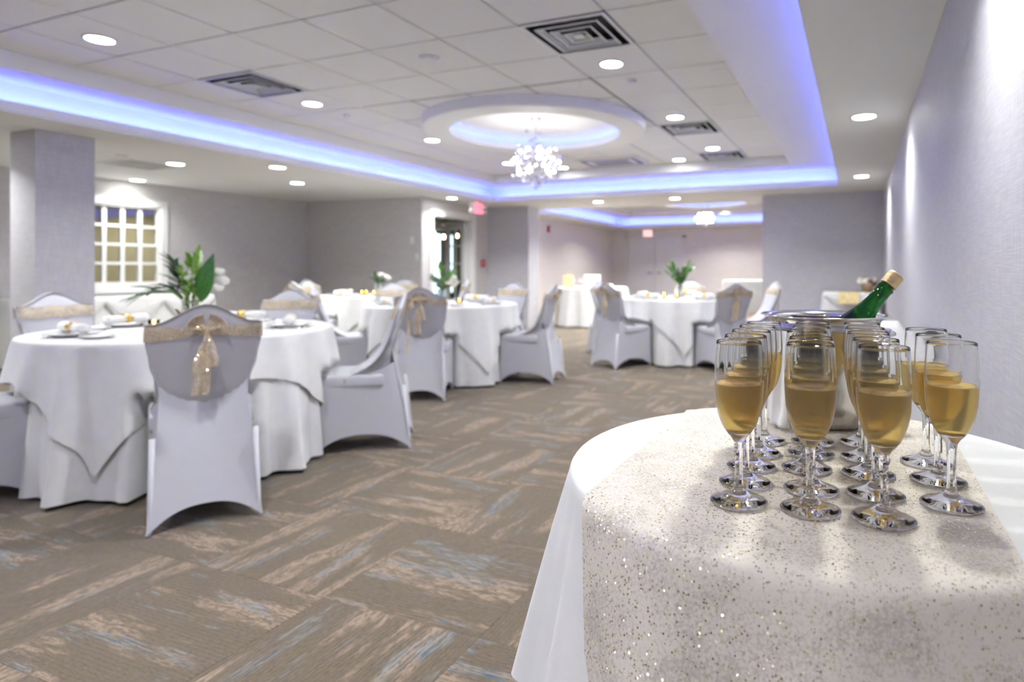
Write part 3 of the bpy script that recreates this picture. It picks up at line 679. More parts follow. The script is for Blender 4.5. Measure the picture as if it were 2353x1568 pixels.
# ------------------------------------------------------------------ tables with cloths
def drape(name, cx, cy_, R, zt, rho, nf, amp, flare, ph, mat, dents=(), nth=168, xmax=None, seed=1, nr=16, zmin=None, calm=None):
    rr = random.Random(seed); wob = [(rr.uniform(-.5, .5), rr.uniform(0, 6.28)) for _ in range(4)]
    rings = [0, R*.5, R*.9, R-.004]; v = [(cx, cy_, zt)]; f = []
    rows = []
    def pos(th, q):
        if q <= R: return q, zt
        drop = q-R; a = min(PI/2, drop/.016); r = R+.010*math.sin(a); z = zt-.010*(1-math.cos(a))-max(0, drop-.022)
        g = sum(w_*math.sin((k+2)*th+p) for k, (w_, p) in enumerate(wob))
        k = max(0, drop-.02)
        fo = amp*(k/.7)**.75*(math.cos(nf*th+ph+1.3*g)+.35*math.cos((nf*2+1)*th+2*g))
        if calm:
            q_ = abs((th-calm[0]+PI) % (2*PI)-PI); fo *= sstep(calm[1], calm[1]+.25, q_); fo = max(fo, -.02)
        r += flare*k+fo+amp*.6*(k/.7)
        for d_ in dents:
            df = abs((th-d_+PI) % (2*PI)-PI); lim = R-.075
            if z < .50 and df < .36 and r > lim: e_ = 1-sstep(.27, .36, df); r = r*(1-e_)+lim*e_
        return r, z
    for j in range(len(rings)+nr):
        row = []
        for i in range(nth):
            th = 2*PI*i/nth; mx = rho(th)
            q = rings[j] if j < len(rings) else R+(mx-R)*((j-len(rings)+1)/nr)**1.5
            if j == 0: continue
            r, z = pos(th, q)
            x, y = cx+r*math.cos(th), cy_+r*math.sin(th)
            if xmax is not None: x = min(x, xmax)
            if zmin is not None: z = max(z, zmin)
            row.append(len(v)); v.append((x, y, z))
        if row: rows.append(row)
    for i in range(nth): f.append((0, rows[0][i], rows[0][(i+1) % nth]))
    for a, b_ in zip(rows, rows[1:]):
        for i in range(nth): f.append((a[i], b_[i], b_[(i+1) % nth], a[(i+1) % nth]))
    return obj(name, v, f, mat, None, True)
RT = .757
TABLES = {}
def table(key, cx, cy_, base, ovl, desc, chairs, dist=.925, mat='cloth_white', nudge={}):
    """desc names the table; chairs: {index: words}"""
    angs = [math.radians(base+72*k+nudge.get(k, 0)) for k in range(5)]
    t_ = thing('round_table', 'round dining table hidden under white cloths '+desc, 'table', (cx, cy_, 0))
    lathe('tabletop', [(0, ZT-.03), (RT-.006, ZT-.03), (RT-.004, ZT-.02), (RT-.004, ZT-.006), (0, ZT-.006)], 'wood_dark', t_, 48)
    lathe('pedestal', [(0, 0.0), (.30, 0.0), (.30, .02), (.06, .06), (.045, .10), (.045, .68), (.2, ZT-.03)], 'dark_metal', t_, 24)
    o = drape('tablecloth', cx, cy_, RT, ZT, lambda th: RT+ZT-.012, 15, .050, .04, base, mat, angs, seed=int(cx*10), zmin=.006)
    tag(o, 'floor-length white tablecloth on the round table '+desc, 'tablecloth', 'floor-length white tablecloths')
    oa = math.radians(ovl); hs = .985
    o = drape('overlay_cloth', cx, cy_, RT+.006, ZT+.003, lambda th: hs/max(abs(math.cos(th-oa)), abs(math.sin(th-oa))), 15, .046, .075, base, mat, angs, nth=240, seed=int(cx*10))
    tag(o, 'square white overlay cloth, round table '+desc, 'tablecloth', 'square white overlay cloths')
    TABLES[key] = (cx, cy_, angs)
    for k, a in enumerate(angs):
        if k not in chairs: continue
        f = Vector((-math.cos(a), -math.sin(a))); rz = math.atan2(-f.x, f.y)
        put_chair((cx+dist*math.cos(a), cy_+dist*math.sin(a), 0), rz, chairs[k])
CH = []
def put_chair(loc, rz, label):
    if not CH:
        c_ = make_chair(label, 'white covered banquet chairs'); c_.location = loc; c_.rotation_euler = (0, 0, rz); CH.append(c_)
    else: dup(CH[0], loc, rz, label, 'white covered banquet chairs')
W_ = 'white covered chair with gold sash '
table('T1', -3.645, 2.52, -32, 28+45, 'nearest the square pillar', {
    0: W_+'turning its bow to the champagne flutes, nearest pillar table', 1: W_+'seen side-on between the pillar table and French door table',
    2: W_+'beyond the pillar table, on its alcove side', 3: W_+'right beside the square pillar', 4: W_+'at the pillar table, farthest from the wide opening'}, nudge={4: -5, 1: -2})
table('T2', -3.955, 5.37, -62, 20, 'in front of the French door', {
    0: W_+'with trailing bow, at French door table', 1: W_+'side-on at the French door table, facing the alcove',
    2: W_+'at the French door table, nearest the wide opening', 3: W_+'at French door table, before alcove corner', 4: W_+'at the French door table, on its pillar side'})
table('T3', -6.13, 6.88, 40.6, 50, 'in the alcove by the switch plates', {
    0: W_+'at the alcove table, nearest the French door', 1: W_+'at the alcove table, nearest the switch plates', 2: W_+'at the alcove table, nearest the paned window', 3: W_+'at the alcove table, on its pillar side'})
table('T4', -2.04, 7.62, 242, 63, 'in front of the wide opening', {
    0: W_+'with bow toward the pillar table, at the opening table', 1: W_+'with bow toward the champagne flutes, at the opening table', 2: W_+'side-on at the opening table, nearest the lilac wall',
    3: W_+'at the opening table, back to the wide opening', 4: W_+'at the opening table, facing the lilac wall'})

# ------------------------------------------------------------------ place settings
PL = {}
def setting(x, y, a, z, where, full=True):
    """plate with a rolled napkin, seat at direction a from the table centre"""
    p = thing('dinner_plate', 'white dinner plate under rolled napkin '+where, 'plate', (x, y, z), a, 'dinner plates')
    if 'plate' not in PL:
        PL['plate'] = lathe('dish', [(0, .004), (.085, .004), (.092, .007), (.132, .018), (.134, .020), (.131, .021), (.090, .011), (.083, .008), (0, .008)], 'porcelain', p, 40).data
        PL['rim'] = lathe('foot', [(.07, 0), (.08, 0), (.08, .005), (.07, .005), (.07, 0)], 'porcelain', p, 32).data
    else: link('dish', PL['plate'], None, p, True); link('foot', PL['rim'], None, p, True)
    n_ = thing('napkin', 'rolled white napkin in gold ring '+where, 'napkin', (x, y, z+.0225), a+PI/2+.12, 'rolled napkins')
    if 'nap' not in PL:
        pts = [(-.135+.27*k/12, 0, .024) for k in range(13)]; rad = [.027, .028, .027, .026, .025, .023, .022, .023, .025, .026, .027, .028, .026]
        m = MB().tube(pts, rad, 16)
        m.v = [(x_+(.004*math.sin(40*y_)), y_*1.25+.004*math.sin(18*x_), max(.0, z_*.95)) for x_, y_, z_ in [tuple(q) for q in m.v]]
        PL['nap'] = m.build('roll', 'napkin', n_, True).data
        PL['ring'] = lathe('napkin_ring', [(.029, -.021), (.031, -.021), (.031, .021), (.029, .021), (.029, -.021)], 'gold', n_, 24, loc=(0, 0, .025), rot=(0, PI/2, 0)).data
    else: link('roll', PL['nap'], None, n_, True); link('napkin_ring', PL['ring'], None, n_, True, (0, 0, .025), (0, PI/2, 0))
    for o in n_.children:
        if o.name.startswith('napkin_ring'): o.scale = (.86, 1.12, 1)
    if full:
        tx, ty = -math.sin(a), math.cos(a)
        b_ = thing('bread_plate', 'small white bread plate '+where, 'plate', (x+tx*.215-math.cos(a)*.06, y+ty*.215-math.sin(a)*.06, z), a, 'bread plates')
        link('dish', PL['plate'], None, b_, True, (0, 0, -.002), scale=(.58, .58, .8)); link('foot', PL['rim'], None, b_, True, (0, 0, 0), scale=(.58, .58, .8))
        k_ = thing('table_knife', 'steel table knife '+where, 'knife', (x-tx*.165, y-ty*.165, z+.001), a, 'table knives')
        if 'kn' not in PL:
            PL['kn'] = MB().add([(-.11, -.006, .001), (-.02, -.008, .001), (-.02, .008, .001), (-.10, .008, .001), (-.11, -.006, .003), (-.02, -.008, .003), (-.02, .008, .003), (-.10, .008, .003)], [(3, 2, 1, 0), (4, 5, 6, 7), (0, 1, 5, 4), (1, 2, 6, 5), (2, 3, 7, 6), (3, 0, 4, 7)]).build('blade', 'cutlery', k_).data
            PL['hd'] = MB().tube([(-.02, 0, .004), (.05, 0, .005), (.11, 0, .005)], [.004, .0055, .006], 8).build('handle', 'cutlery', k_, True).data
        else: link('blade', PL['kn'], None, k_); link('handle', PL['hd'], None, k_, True)
WH = {'T1': 'on the table nearest the pillar', 'T2': 'on the table before the French door', 'T3': 'on the alcove table', 'T4': 'on the table before the wide opening'}
SEAT = {'T1': ('bow-side seat, pillar table', 'side-on seat, pillar table', 'alcove-side seat, pillar table', 'pillar-side seat, pillar table', 'near-corner seat, pillar table'),
        'T2': ('bow-side seat, French door table', 'opening-side seat, French door table', 'far seat, French door table', 'alcove-corner seat, French door table', 'pillar-side seat, French door table'),
        'T3': ('door-side seat, alcove table', 'switch-side seat, alcove table', 'window-side seat, alcove table', 'pillar-side seat, alcove table', 'chairless place, alcove table'),
        'T4': ('bow-side seat, opening table', 'flute-side seat, opening table', 'lilac-wall seat, opening table', 'opening-side seat, opening table', 'door-side seat, opening table')}
for key, (cx, cy_, angs) in TABLES.items():
    for k, a in enumerate(angs): setting(cx+.535*math.cos(a), cy_+.535*math.sin(a), a, ZT+.004, 'at the '+SEAT[key][k])

# ------------------------------------------------------------------ centrepieces
def leaf_mesh(ratio, fold):
    v = []; f = []; n = 8
    for i in range(n+1):
        s_ = i/n; w_ = ratio*math.sin(PI*s_**.8)**.9*(1-.15*s_)
        z = -.12*s_*s_
        v += [(-w_, s_, z+fold*w_), (0, s_, z), (w_, s_, z+fold*w_)]
    for i in range(n):
        for k in range(2): f.append((i*3+k, i*3+k+1, (i+1)*3+k+1, (i+1)*3+k))
    me = bpy.data.meshes.new('leaf'); me.from_pydata(v, [], f)
    for p in me.polygons: p.use_smooth = True
    return me
LM = {}
def leaf(parent, base, direction, length, mat, ratio=.17, roll=0.0, fold=.3):
    k = (mat, ratio)
    if k not in LM: LM[k] = leaf_mesh(ratio, fold); LM[k].materials.append(MATS[mat])
    d = Vector(direction).normalized()
    q = d.to_track_quat('Y', 'Z')
    o = bpy.data.objects.new('leaf', LM[k]); C.objects.link(o); o.parent = parent; o.location = base; o.scale = (length,)*3
    o.rotation_mode = 'QUATERNION'; o.rotation_quaternion = q @ Matrix.Rotation(roll, 3, 'Y').to_quaternion()
    return o
def branch(parent, pts, nleaf, ln, mat, ratio, rr, both=True):
    pts = [Vector(p) for p in pts]
    MB().tube(pts, [.0035-.002*i/len(pts) for i in range(len(pts))], 6).build('stem', 'stem_green', parent, True)
    for k in range(nleaf):
        s_ = .35+.65*k/max(1, nleaf-1); x = s_*(len(pts)-1); i = min(int(x), len(pts)-2); p = pts[i].lerp(pts[i+1], x-i)
        d = (pts[i+1]-pts[i]).normalized(); side = Vector((-d.y, d.x, 0)); side = side.normalized() if side.length > .05 else Vector((1, 0, 0))
        sg = (1 if k % 2 else -1)
        dirv = d*.75+side*sg*.65+Vector((rr.uniform(-.25, .25), rr.uniform(-.25, .25), rr.uniform(-.1, .3)))
        if k == nleaf-1: dirv = d
        leaf(parent, p, dirv, ln*rr.uniform(.75, 1.15), mat, ratio, rr.uniform(-.6, .6))
FLW = []
def flower(parent, loc, r, mat='petal_white'):
    if not FLW:
        bm = bmesh.new(); bmesh.ops.create_icosphere(bm, subdivisions=3, radius=1)
        for v_ in bm.verts:
            p = v_.co; q = 1+.20*math.sin(9*p.x+2*p.z)*math.sin(8*p.y+1)*math.cos(7*p.z)+.12*math.sin(17*p.x)*math.sin(15*p.z+p.y*4); v_.co = p*q; v_.co.z *= .72
        me = bpy.data.meshes.new('flower'); bm.to_mesh(me); bm.free(); FLW.append(me)
    me = FLW[0] if mat == 'petal_white' else FLW[0].copy()
    if not me.materials: me.materials.append(MATS[mat])
    elif mat != 'petal_white': me.materials[0] = MATS[mat]
    return link('flower', me, None, parent, True, loc, (R_.uniform(-.6, .6), R_.uniform(-.6, .6), R_.uniform(0, 6)), r)
rv3 = Vector((rv.x, rv.y, 0)); cv3 = Vector((cv.x, cv.y, 0))
def P(r, d, z): return rv3*r+cv3*d+Vector((0, 0, z))
def vase(parent, r, h, mat='vase_glass'):
    lathe('vase', [(0, 0), (r*.92, 0), (r, .006), (r, h), (r-.003, h), (r-.003, .012), (0, .010)], mat, parent, 32)
    lathe('water', [(0, .0125), (r-.0032, .0125), (r-.0032, h*.45), (0, h*.45)], 'vase_glass', parent, 32)
# pillar table: drooping fronds, one broad leaf, white roses
cx, cy_, _ = TABLES['T1']; zt = ZT+.004
t_ = thing('flower_arrangement', 'glass vase of drooping fronds with one broad green leaf', 'flower arrangement', (cx, cy_, zt))
vase(t_, .048, .17); rr = random.Random(11)
branch(t_, [P(0, 0, .02), P(-.03, 0, .17), P(-.11, 0, .25), P(-.20, -.02, .235), P(-.28, -.02, .19)], 13, .12, 'leaf_dark', .14, rr)
branch(t_, [P(0, 0, .02), P(-.02, .01, .18), P(-.07, .03, .30), P(-.13, .02, .40)], 13, .10, 'leaf_dark', .20, rr)
branch(t_, [P(0, 0, .02), P(-.03, .03, .18), P(-.09, .03, .27), P(-.16, .05, .30)], 8, .09, 'leaf_mid', .18, rr)
branch(t_, [P(.0, 0, .02), P(.0, .02, .2), P(-.01, .03, .33), P(-.02, .03, .42)], 15, .075, 'leaf_light', .22, rr)
branch(t_, [P(.0, 0, .02), P(.02, .0, .2), P(.04, -.01, .33), P(.05, -.01, .43)], 15, .07, 'leaf_light', .22, rr)
branch(t_, [P(.0, 0, .02), P(.0, -.02, .16), P(.02, -.04, .25)], 9, .07, 'leaf_light', .2, rr)
MB().tube([P(.01, 0, .02), P(.04, -.01, .14), P(.075, -.02, .19)], .004, 6).build('stem', 'stem_green', t_, True)
o = leaf(t_, P(.075, -.02, .155), P(.05, -.01, .28), .30, 'leaf_mid', .23, 0, .12)
_y = P(.05, -.01, .28).normalized(); _z = (-cv3-rv3*.25); _z = (_z-_y*_z.dot(_y)).normalized(); _x = _y.cross(_z)
o.rotation_quaternion = Matrix((_x, _y, _z)).transposed().to_quaternion()
branch(t_, [P(0, 0, .02), P(-.02, -.01, .18), P(-.06, -.01, .28), P(-.10, 0, .37)], 14, .085, 'leaf_dark', .2, rr)
branch(t_, [P(0, 0, .02), P(.01, .02, .18), P(.02, .04, .30), P(.0, .05, .38)], 16, .06, 'leaf_light', .24, rr)
branch(t_, [P(0, 0, .02), P(-.01, -.01, .17), P(-.03, -.02, .26), P(-.03, -.03, .34)], 14, .06, 'leaf_light', .24, rr)
branch(t_, [P(0, 0, .02), P(-.04, -.01, .17), P(-.10, -.02, .22), P(-.16, -.03, .22)], 12, .09, 'leaf_mid', .16, rr)
leaf(t_, P(.05, -.01, .02), P(.10, .0, .2), .2, 'leaf_dusty', .12, .3)
for q in ((-.055, .02, .29, .035), (-.04, 0, .235, .03), (.175, .02, .285, .038), (.15, .03, .335, .03), (.165, 0, .245, .028), (.02, .02, .16, .028), (.0, -.02, .30, .02)):
    flower(t_, P(*q[:3]), q[3])
MB().tube([P(-.045, 0, .02), P(-.065, 0, .09), P(-.085, 0, .115)], [.012, .010, .006], 8).build('wood_twig', 'dried', t_, True)
def bouquet(key, label, seed, nb, hh, spread, mats, nfl, vmat, vr=.045, vh=.16, side=(0, 0)):
    cx, cy_, _ = TABLES[key]; t_ = thing('flower_arrangement', label, 'flower arrangement', (cx+side[0], cy_+side[1], ZT+.004)); vase(t_, vr, vh, vmat); rr = random.Random(seed)
    for k in range(nb):
        a = 2*PI*k/nb+rr.uniform(-.3, .3); s_ = spread*rr.uniform(.35, 1); h = hh*rr.uniform(.6, 1)
        branch(t_, [(0, 0, .02), (.3*vr*math.cos(a), .3*vr*math.sin(a), vh), (s_*.6*math.cos(a), s_*.6*math.sin(a), vh+(h-vh)*.6), (s_*math.cos(a), s_*math.sin(a), h)], 12, .08*rr.uniform(.8, 1.2), mats[k % len(mats)], .2, rr)
    for k in range(nfl):
        a = rr.uniform(0, 6.28); flower(t_, (rv.x*.08+.05*math.cos(a), rv.y*.08+.05*math.sin(a), vh+rr.uniform(.05, .12)), .045)
    return t_
bouquet('T2', 'bushy green bouquet in a bluish glass vase before French door', 5, 12, .36, .17, ('leaf_light', 'leaf_mid', 'leaf_light', 'leaf_mid', 'leaf_dusty'), 4, 'vase_blue', .05, .15)
bouquet('T3', 'low white rose and leaf bouquet on the alcove table', 8, 7, .32, .15, ('leaf_dark', 'leaf_mid'), 5, 'vase_glass')
bouquet('T4', 'tall feathery green bouquet before the wide opening', 21, 13, .44, .20, ('leaf_mid', 'leaf_dark', 'leaf_mid'), 0, 'vase_glass')
CN = {}
def votive(x, y, z, where):
    t_ = thing('votive_candle', 'lit amber glass votive candle '+where, 'candle', (x, y, z), 0, 'votive candles '+where)
    if not CN:
        CN['cup'] = lathe('cup', [(0, 0), (.024, 0), (.03, .06), (.028, .06), (.0225, .004), (0, .004)], 'amber_glass', t_, 20).data
        CN['wax'] = lathe('wax', [(0, .0045), (.021, .0045), (.023, .022), (0, .022)], 'petal_white', t_, 16).data
        CN['fl'] = lathe('flame', [(0, .024), (.006, .032), (.0075, .04), (.003, .052), (0, .058)], 'flame', t_, 10).data
    else:
        for n_, k in (('cup', 'cup'), ('wax', 'wax'), ('flame', 'fl')): link(n_, CN[k], None, t_, True)
for key, offs in (('T1', (-.17, -.10), ), ('T2', (.10, -.12), ), ('T3', (-.10, -.12), ), ('T4', (-.16, -.02))):
    cx, cy_, _ = TABLES[key]
    for q in {'T1': ((-.16, -.08), (-.12, .06)), 'T2': ((.09, -.20), (.22, -.18), (-.12, .1)), 'T3': ((-.16, -.16), (.02, -.22), (.12, -.16), (-.14, -.06)), 'T4': ((-.20, .02), (-.07, -.20), (.20, -.10), (.25, .03))}[key]:
        p = P(q[0], q[1], 0); votive(cx+p.x, cy_+p.y, ZT+.004, WH[key])

# ------------------------------------------------------------------ other tables
# gift table standing in the opening
GX_, GY_ = -4.98, 11.60
t_ = thing('round_table', 'round gift table hidden under white cloth inside the wide opening', 'table', (GX_, GY_, 0))
lathe('tabletop', [(0, ZT-.03), (.75, ZT-.03), (.75, ZT-.006), (0, ZT-.006)], 'wood_dark', t_, 48)
lathe('pedestal', [(0, 0), (.3, 0), (.3, .02), (.045, .08), (.045, .7)], 'dark_metal', t_, 24)
tag(drape('tablecloth', GX_, GY_, RT, ZT, lambda th: RT+ZT-.012, 11, .06, .05, .4, 'cloth_white', seed=5, zmin=.006), 'wavy floor-length white cloth on the gift table in the opening', 'tablecloth', 'floor-length white tablecloths')
t_ = thing('gift_bag', 'gold patterned gift bag on the white gift table', 'gift bag', (GX_-.48, GY_+.05, ZT+.001), YAW)
bevbox('bag', -.11, .11, -.06, .06, 0, .24, 'runner_gold', t_, .004, 1, False)
for yy in (-.05, .05): MB().tube([(-.04, yy, .24), (-.03, yy, .30), (.03, yy, .30), (.04, yy, .24)], .003, 6).build('handle', 'gold', t_)
bevbox('white_gift_box', -.16, .16, -.11, .11, 0, .24, 'porcelain', None, .006, 1, False)
o = bpy.data.objects['white_gift_box']; o.location = (GX_+.02, GY_+.1, ZT+.001); o.rotation_euler = (0, 0, YAW+.1); tag(o, 'plain white box standing on the gift table', 'box')
bevbox('lid', -.165, .165, -.115, .115, .19, .245, 'napkin', o, .004, 1, False)
for k, (dx, dy) in enumerate(((.36, .12), (.46, -.12), (.20, .40))):
    o = thing('folded_napkin', 'white folded napkin lying on the gift table', 'napkin', (GX_+dx, GY_+dy, ZT+.001), .4*k, 'folded napkins on the gift table')
    bevbox('fold', -.10, .10, -.07, .07, 0, .03, 'napkin', o, .01); bevbox('fold', -.085, .085, -.06, .06, .03, .055, 'napkin', o, .01)
for k in range(6):
    o = lathe('wine_glass', [(0, 0), (.032, .0), (.034, .002), (.006, .01), (.004, .02), (.004, .08), (.02, .095), (.034, .13), (.032, .18), (.031, .18), (.033, .13), (.018, .097), (0, .088)], 'crystal', None, 20, loc=(GX_-.28+.085*k, GY_-.22-.09*(k % 2), ZT+.001))
    tag(o, 'clear stemmed glass standing on the gift table', 'glass', 'glasses on the gift table')
# buffet with peach skirt right inside the opening
t_ = thing('buffet_table', 'white draped buffet with peach hem just inside the opening', 'table', (-1.55, 11.9, 0))
bevbox('table_cover', -.75, .4, -.35, .35, .30, .90, 'cloth_white', t_, .02); bevbox('skirt', -.73, .38, -.33, .33, 0, .31, 'peach', t_, .01)
def draped_rect(name, x0, x1, y0, y1, zt, drop, mat, label, nx=40, fold=.012, cat='tablecloth'):
    """cloth laid over a rectangular top: a rounded-corner drape"""
    cx, cy_ = (x0+x1)/2, (y0+y1)/2; hx, hy = (x1-x0)/2, (y1-y0)/2; v = [(cx, cy_, zt)]; f = []; rows = []; n = 4*nx
    def edge(i):
        s_ = i/n*4; k = int(s_) % 4; q = (s_-int(s_))*2-1
        return ((q*hx, -hy), (hx, q*hy), (-q*hx, hy), (-hx, -q*hy))[k], ((0, -1), (1, 0), (0, 1), (-1, 0))[k], q
    for j in range(14):
        row = []
        for i in range(n):
            (ex, ey), (nx_, ny_), q = edge(i)
            if j < 3: s_ = (.5, .9, 1)[j]; x, y, z = ex*s_, ey*s_, zt
            else:
                k = (j-2)/11; c_ = max(0, abs(q)-.75)/.25; ox = nx_*(1-.5*c_)+math.copysign(.5*c_, ex)*(1 if nx_ == 0 else 0); oy = ny_*(1-.5*c_)+math.copysign(.5*c_, ey)*(1 if ny_ == 0 else 0)
                g = .008+.02*k+fold*k*math.cos(i*2*PI*9/n*1.0)+.10*c_*k
                x, y, z = ex+ox*g, ey+oy*g, zt-drop*k
            row.append(len(v)); v.append((cx+x, cy_+y, z))
        rows.append(row)
    for i in range(n): f.append((0, rows[0][i], rows[0][(i+1) % n]))
    for a, b_ in zip(rows, rows[1:]):
        for i in range(n): f.append((a[i], b_[i], b_[(i+1) % n], a[(i+1) % n]))
    return tag(obj(name, v, f, mat, None, True), label, cat)
def plain_table(x0, x1, y0, y1, zt, label):
    t_ = thing('rectangular_table', label, 'table', ((x0+x1)/2, (y0+y1)/2, 0)); hx, hy = (x1-x0)/2, (y1-y0)/2
    bevbox('tabletop', -hx+.004, hx-.004, -hy+.004, hy-.004, zt-.035, zt-.004, 'wood_dark', t_, .004)
    for sx in (-1, 1):
        for sy in (-1, 1): MB().tube([(sx*(hx-.06), sy*(hy-.06), 0), (sx*(hx-.06), sy*(hy-.06), zt-.03)], .015, 8).build('leg', 'dark_metal', t_)
# table against the grey end wall, gold runner, basket of flowers
plain_table(-.47, .27, 9.68, 10.30, .765, 'small table under white swag against the grey end wall')
draped_rect('tablecloth', -.47, .27, 9.68, 10.30, .765, .74, 'cloth_white', 'white cloth on the small table against grey end wall')
def swag(x0, x1, y, zt, dip, label, mat='cloth_white'):
    v, f = grid(24, 8, lambda a, b_: (x0+(x1-x0)*a, y-.035-.018*math.sin(PI*b_)-.006*math.sin(b_*18), zt-.01-(.06+dip*(1-abs(2*a-1)**1.5))*b_))
    o = obj('swag', v, f, mat, None, True); return tag(o, label, 'tablecloth')
swag(-.44, .25, 9.70, .765, .22, 'white swag hung across front of the small end wall table')
v, f = grid(8, 20, lambda a, b_: (-.26+.28*a, 10.30-.655*min(1, b_/.75)-(.012 if b_ > .75 else 0)-max(0, b_-.75)*.28, .769-max(0, b_-.75)*.62))
tag(obj('table_runner', v, f, 'runner_gold', None, True), 'gold sequin runner on the small end wall table', 'runner')
t_ = thing('flower_basket', 'basket of dusky pink dried flowers on end wall table', 'flower arrangement', (.13, 9.95, .768))
lathe('basket', [(0, 0), (.06, 0), (.075, .06), (.085, .10), (.08, .10), (.07, .06), (.055, .008), (0, .008)], 'dried', t_, 24); rr = random.Random(2)
for k in range(16): flower(t_, (rr.uniform(-.11, .11), rr.uniform(-.08, .08), .11+rr.uniform(0, .09)), .04, ('petal_pink', 'petal_white', 'dried')[k % 3])
# long table along the lilac wall behind the bucket
plain_table(-.50, .255, 3.05, 4.78, .745, 'long table under white cloth behind the ice bucket')
draped_rect('tablecloth', -.50, .255, 3.05, 4.78, .745, .72, 'cloth_white', 'floor-length white cloth on long table behind ice bucket')
v, f = grid(18, 14, lambda a, b_: (-.50-.02-.16*b_*(1-abs(2*a-1)), 3.15+.95*a, .748-(.05+.34*(1-abs(2*a-1)))*b_)); v2, f2 = grid(18, 3, lambda a, b_: (-.30-.22*b_, 3.15+.95*a, .750))
m = MB().add(v2, f2); m.add(v, f); tag(m.build('overlay_cloth', 'cloth_white', None, True), 'white overlay cloth with pointed corner on the long table', 'tablecloth')
# table below the paned window and one at its left
plain_table(-8.95, -8.2, 3.9, 6.0, .76, 'long buffet table under white swags below the paned window')
draped_rect('tablecloth', -8.95, -8.2, 3.9, 6.0, .76, .74, 'cloth_white', 'white swagged cloth on the buffet below the paned window')
for k in range(3):
    y0 = 3.95+.68*k
    v, f = grid(20, 8, lambda a, b_: (-8.165+.02*math.sin(PI*b_)+.006*math.sin(b_*20), y0+.66*a, .75-(.07+.30*(1-abs(2*a-1)**1.4))*b_))
    tag(obj('swag', v, f, 'cloth_white', None, True), ('first', 'second', 'third')[k]+' white swag from the pillar on buffet below paned window', 'tablecloth', 'swags on window buffet')
plain_table(-8.3, -7.6, 1.6, 3.2, .76, 'cloth covered side table behind the pillar chair')
draped_rect('tablecloth', -8.3, -7.6, 1.6, 3.2, .76, .74, 'cloth_white', 'white cloth on the side table behind the pillar')

# ------------------------------------------------------------------ champagne table
QX, QY, QR, QZ = -.062, 1.097, .398, .785
t_ = thing('cocktail_table', 'small round table under white cloth carrying the champagne flutes', 'table', (QX, QY, 0))
lathe('tabletop', [(0, QZ-.03), (QR-.006, QZ-.03), (QR-.004, QZ-.02), (QR-.004, QZ-.008), (0, QZ-.008)], 'wood_dark', t_, 48)
lathe('column', [(.035, .03), (.03, .05), (.03, .70), (.15, QZ-.03)], 'dark_metal', t_, 24)
lathe('base', [(0, 0), (.26, 0), (.26, .012), (.05, .035), (0, .035)], 'dark_metal', t_, 40)
tag(drape('tablecloth', QX, QY, QR, QZ-.004, lambda th: QR+.345, 17, .040, .17, 1.0, 'cloth_white', nth=288, xmax=XR-.006, seed=9, nr=20, calm=(-PI/2-.05, .72)), 'round white cloth falling in folds under the champagne flutes', 'tablecloth')
# sequin runner, laid over the table front to back
RX0, RX1 = -.352, .165
def runner_pt(a, b_):
    x = RX0+(RX1-RX0)*a; dx = x-QX; hy = math.sqrt(QR*QR-dx*dx)
    tot_front = .62; tot_back = .30; top = 2*hy
    s_ = -tot_front+(tot_front+top+tot_back)*b_
    z = QZ; y = QY-hy
    nxn, nyn = dx/QR, hy/QR
    if s_ < 0:
        k = -s_; r = .016; ang = min(PI/2, k/r); out = r*math.sin(ang); dn = r*(1-math.cos(ang))+max(0, k-r*PI/2)
        fo = (.010+.010*math.sin(dx*34+.6)+.005*math.sin(dx*70+2))*min(1, dn/.25)+.195*dn
        Rc = QR+out+.006+.21*dn+.004*math.sin(dx*30)*min(1, dn/.2)
        return (x+(.15 if dx < 0 else .05)*dn*min(1, abs(dx)/.2), QY-math.sqrt(Rc*Rc-dx*dx)-.012*min(1, dn/.2)*(1+math.sin(dx*26+.6)), z-dn+.001)
    if s_ > top:
        k = s_-top; r = .016; ang = min(PI/2, k/r); out = r*math.sin(ang); dn = r*(1-math.cos(ang))+max(0, k-r*PI/2)
        return (x+nxn*out, QY+hy+nyn*(out+.004+.03*dn), z-dn+.001)
    e = min(s_, top-s_)
    return (x, y+s_, z+.0012*math.sin(x*40)*math.sin(s_*31)*min(1, e/.05)*.6+.0005)
v, f = grid(56, 150, runner_pt)
tag(obj('table_runner', v, f, 'runner_sequin', None, True), 'cream sequin runner glittering under the champagne flutes', 'runner')
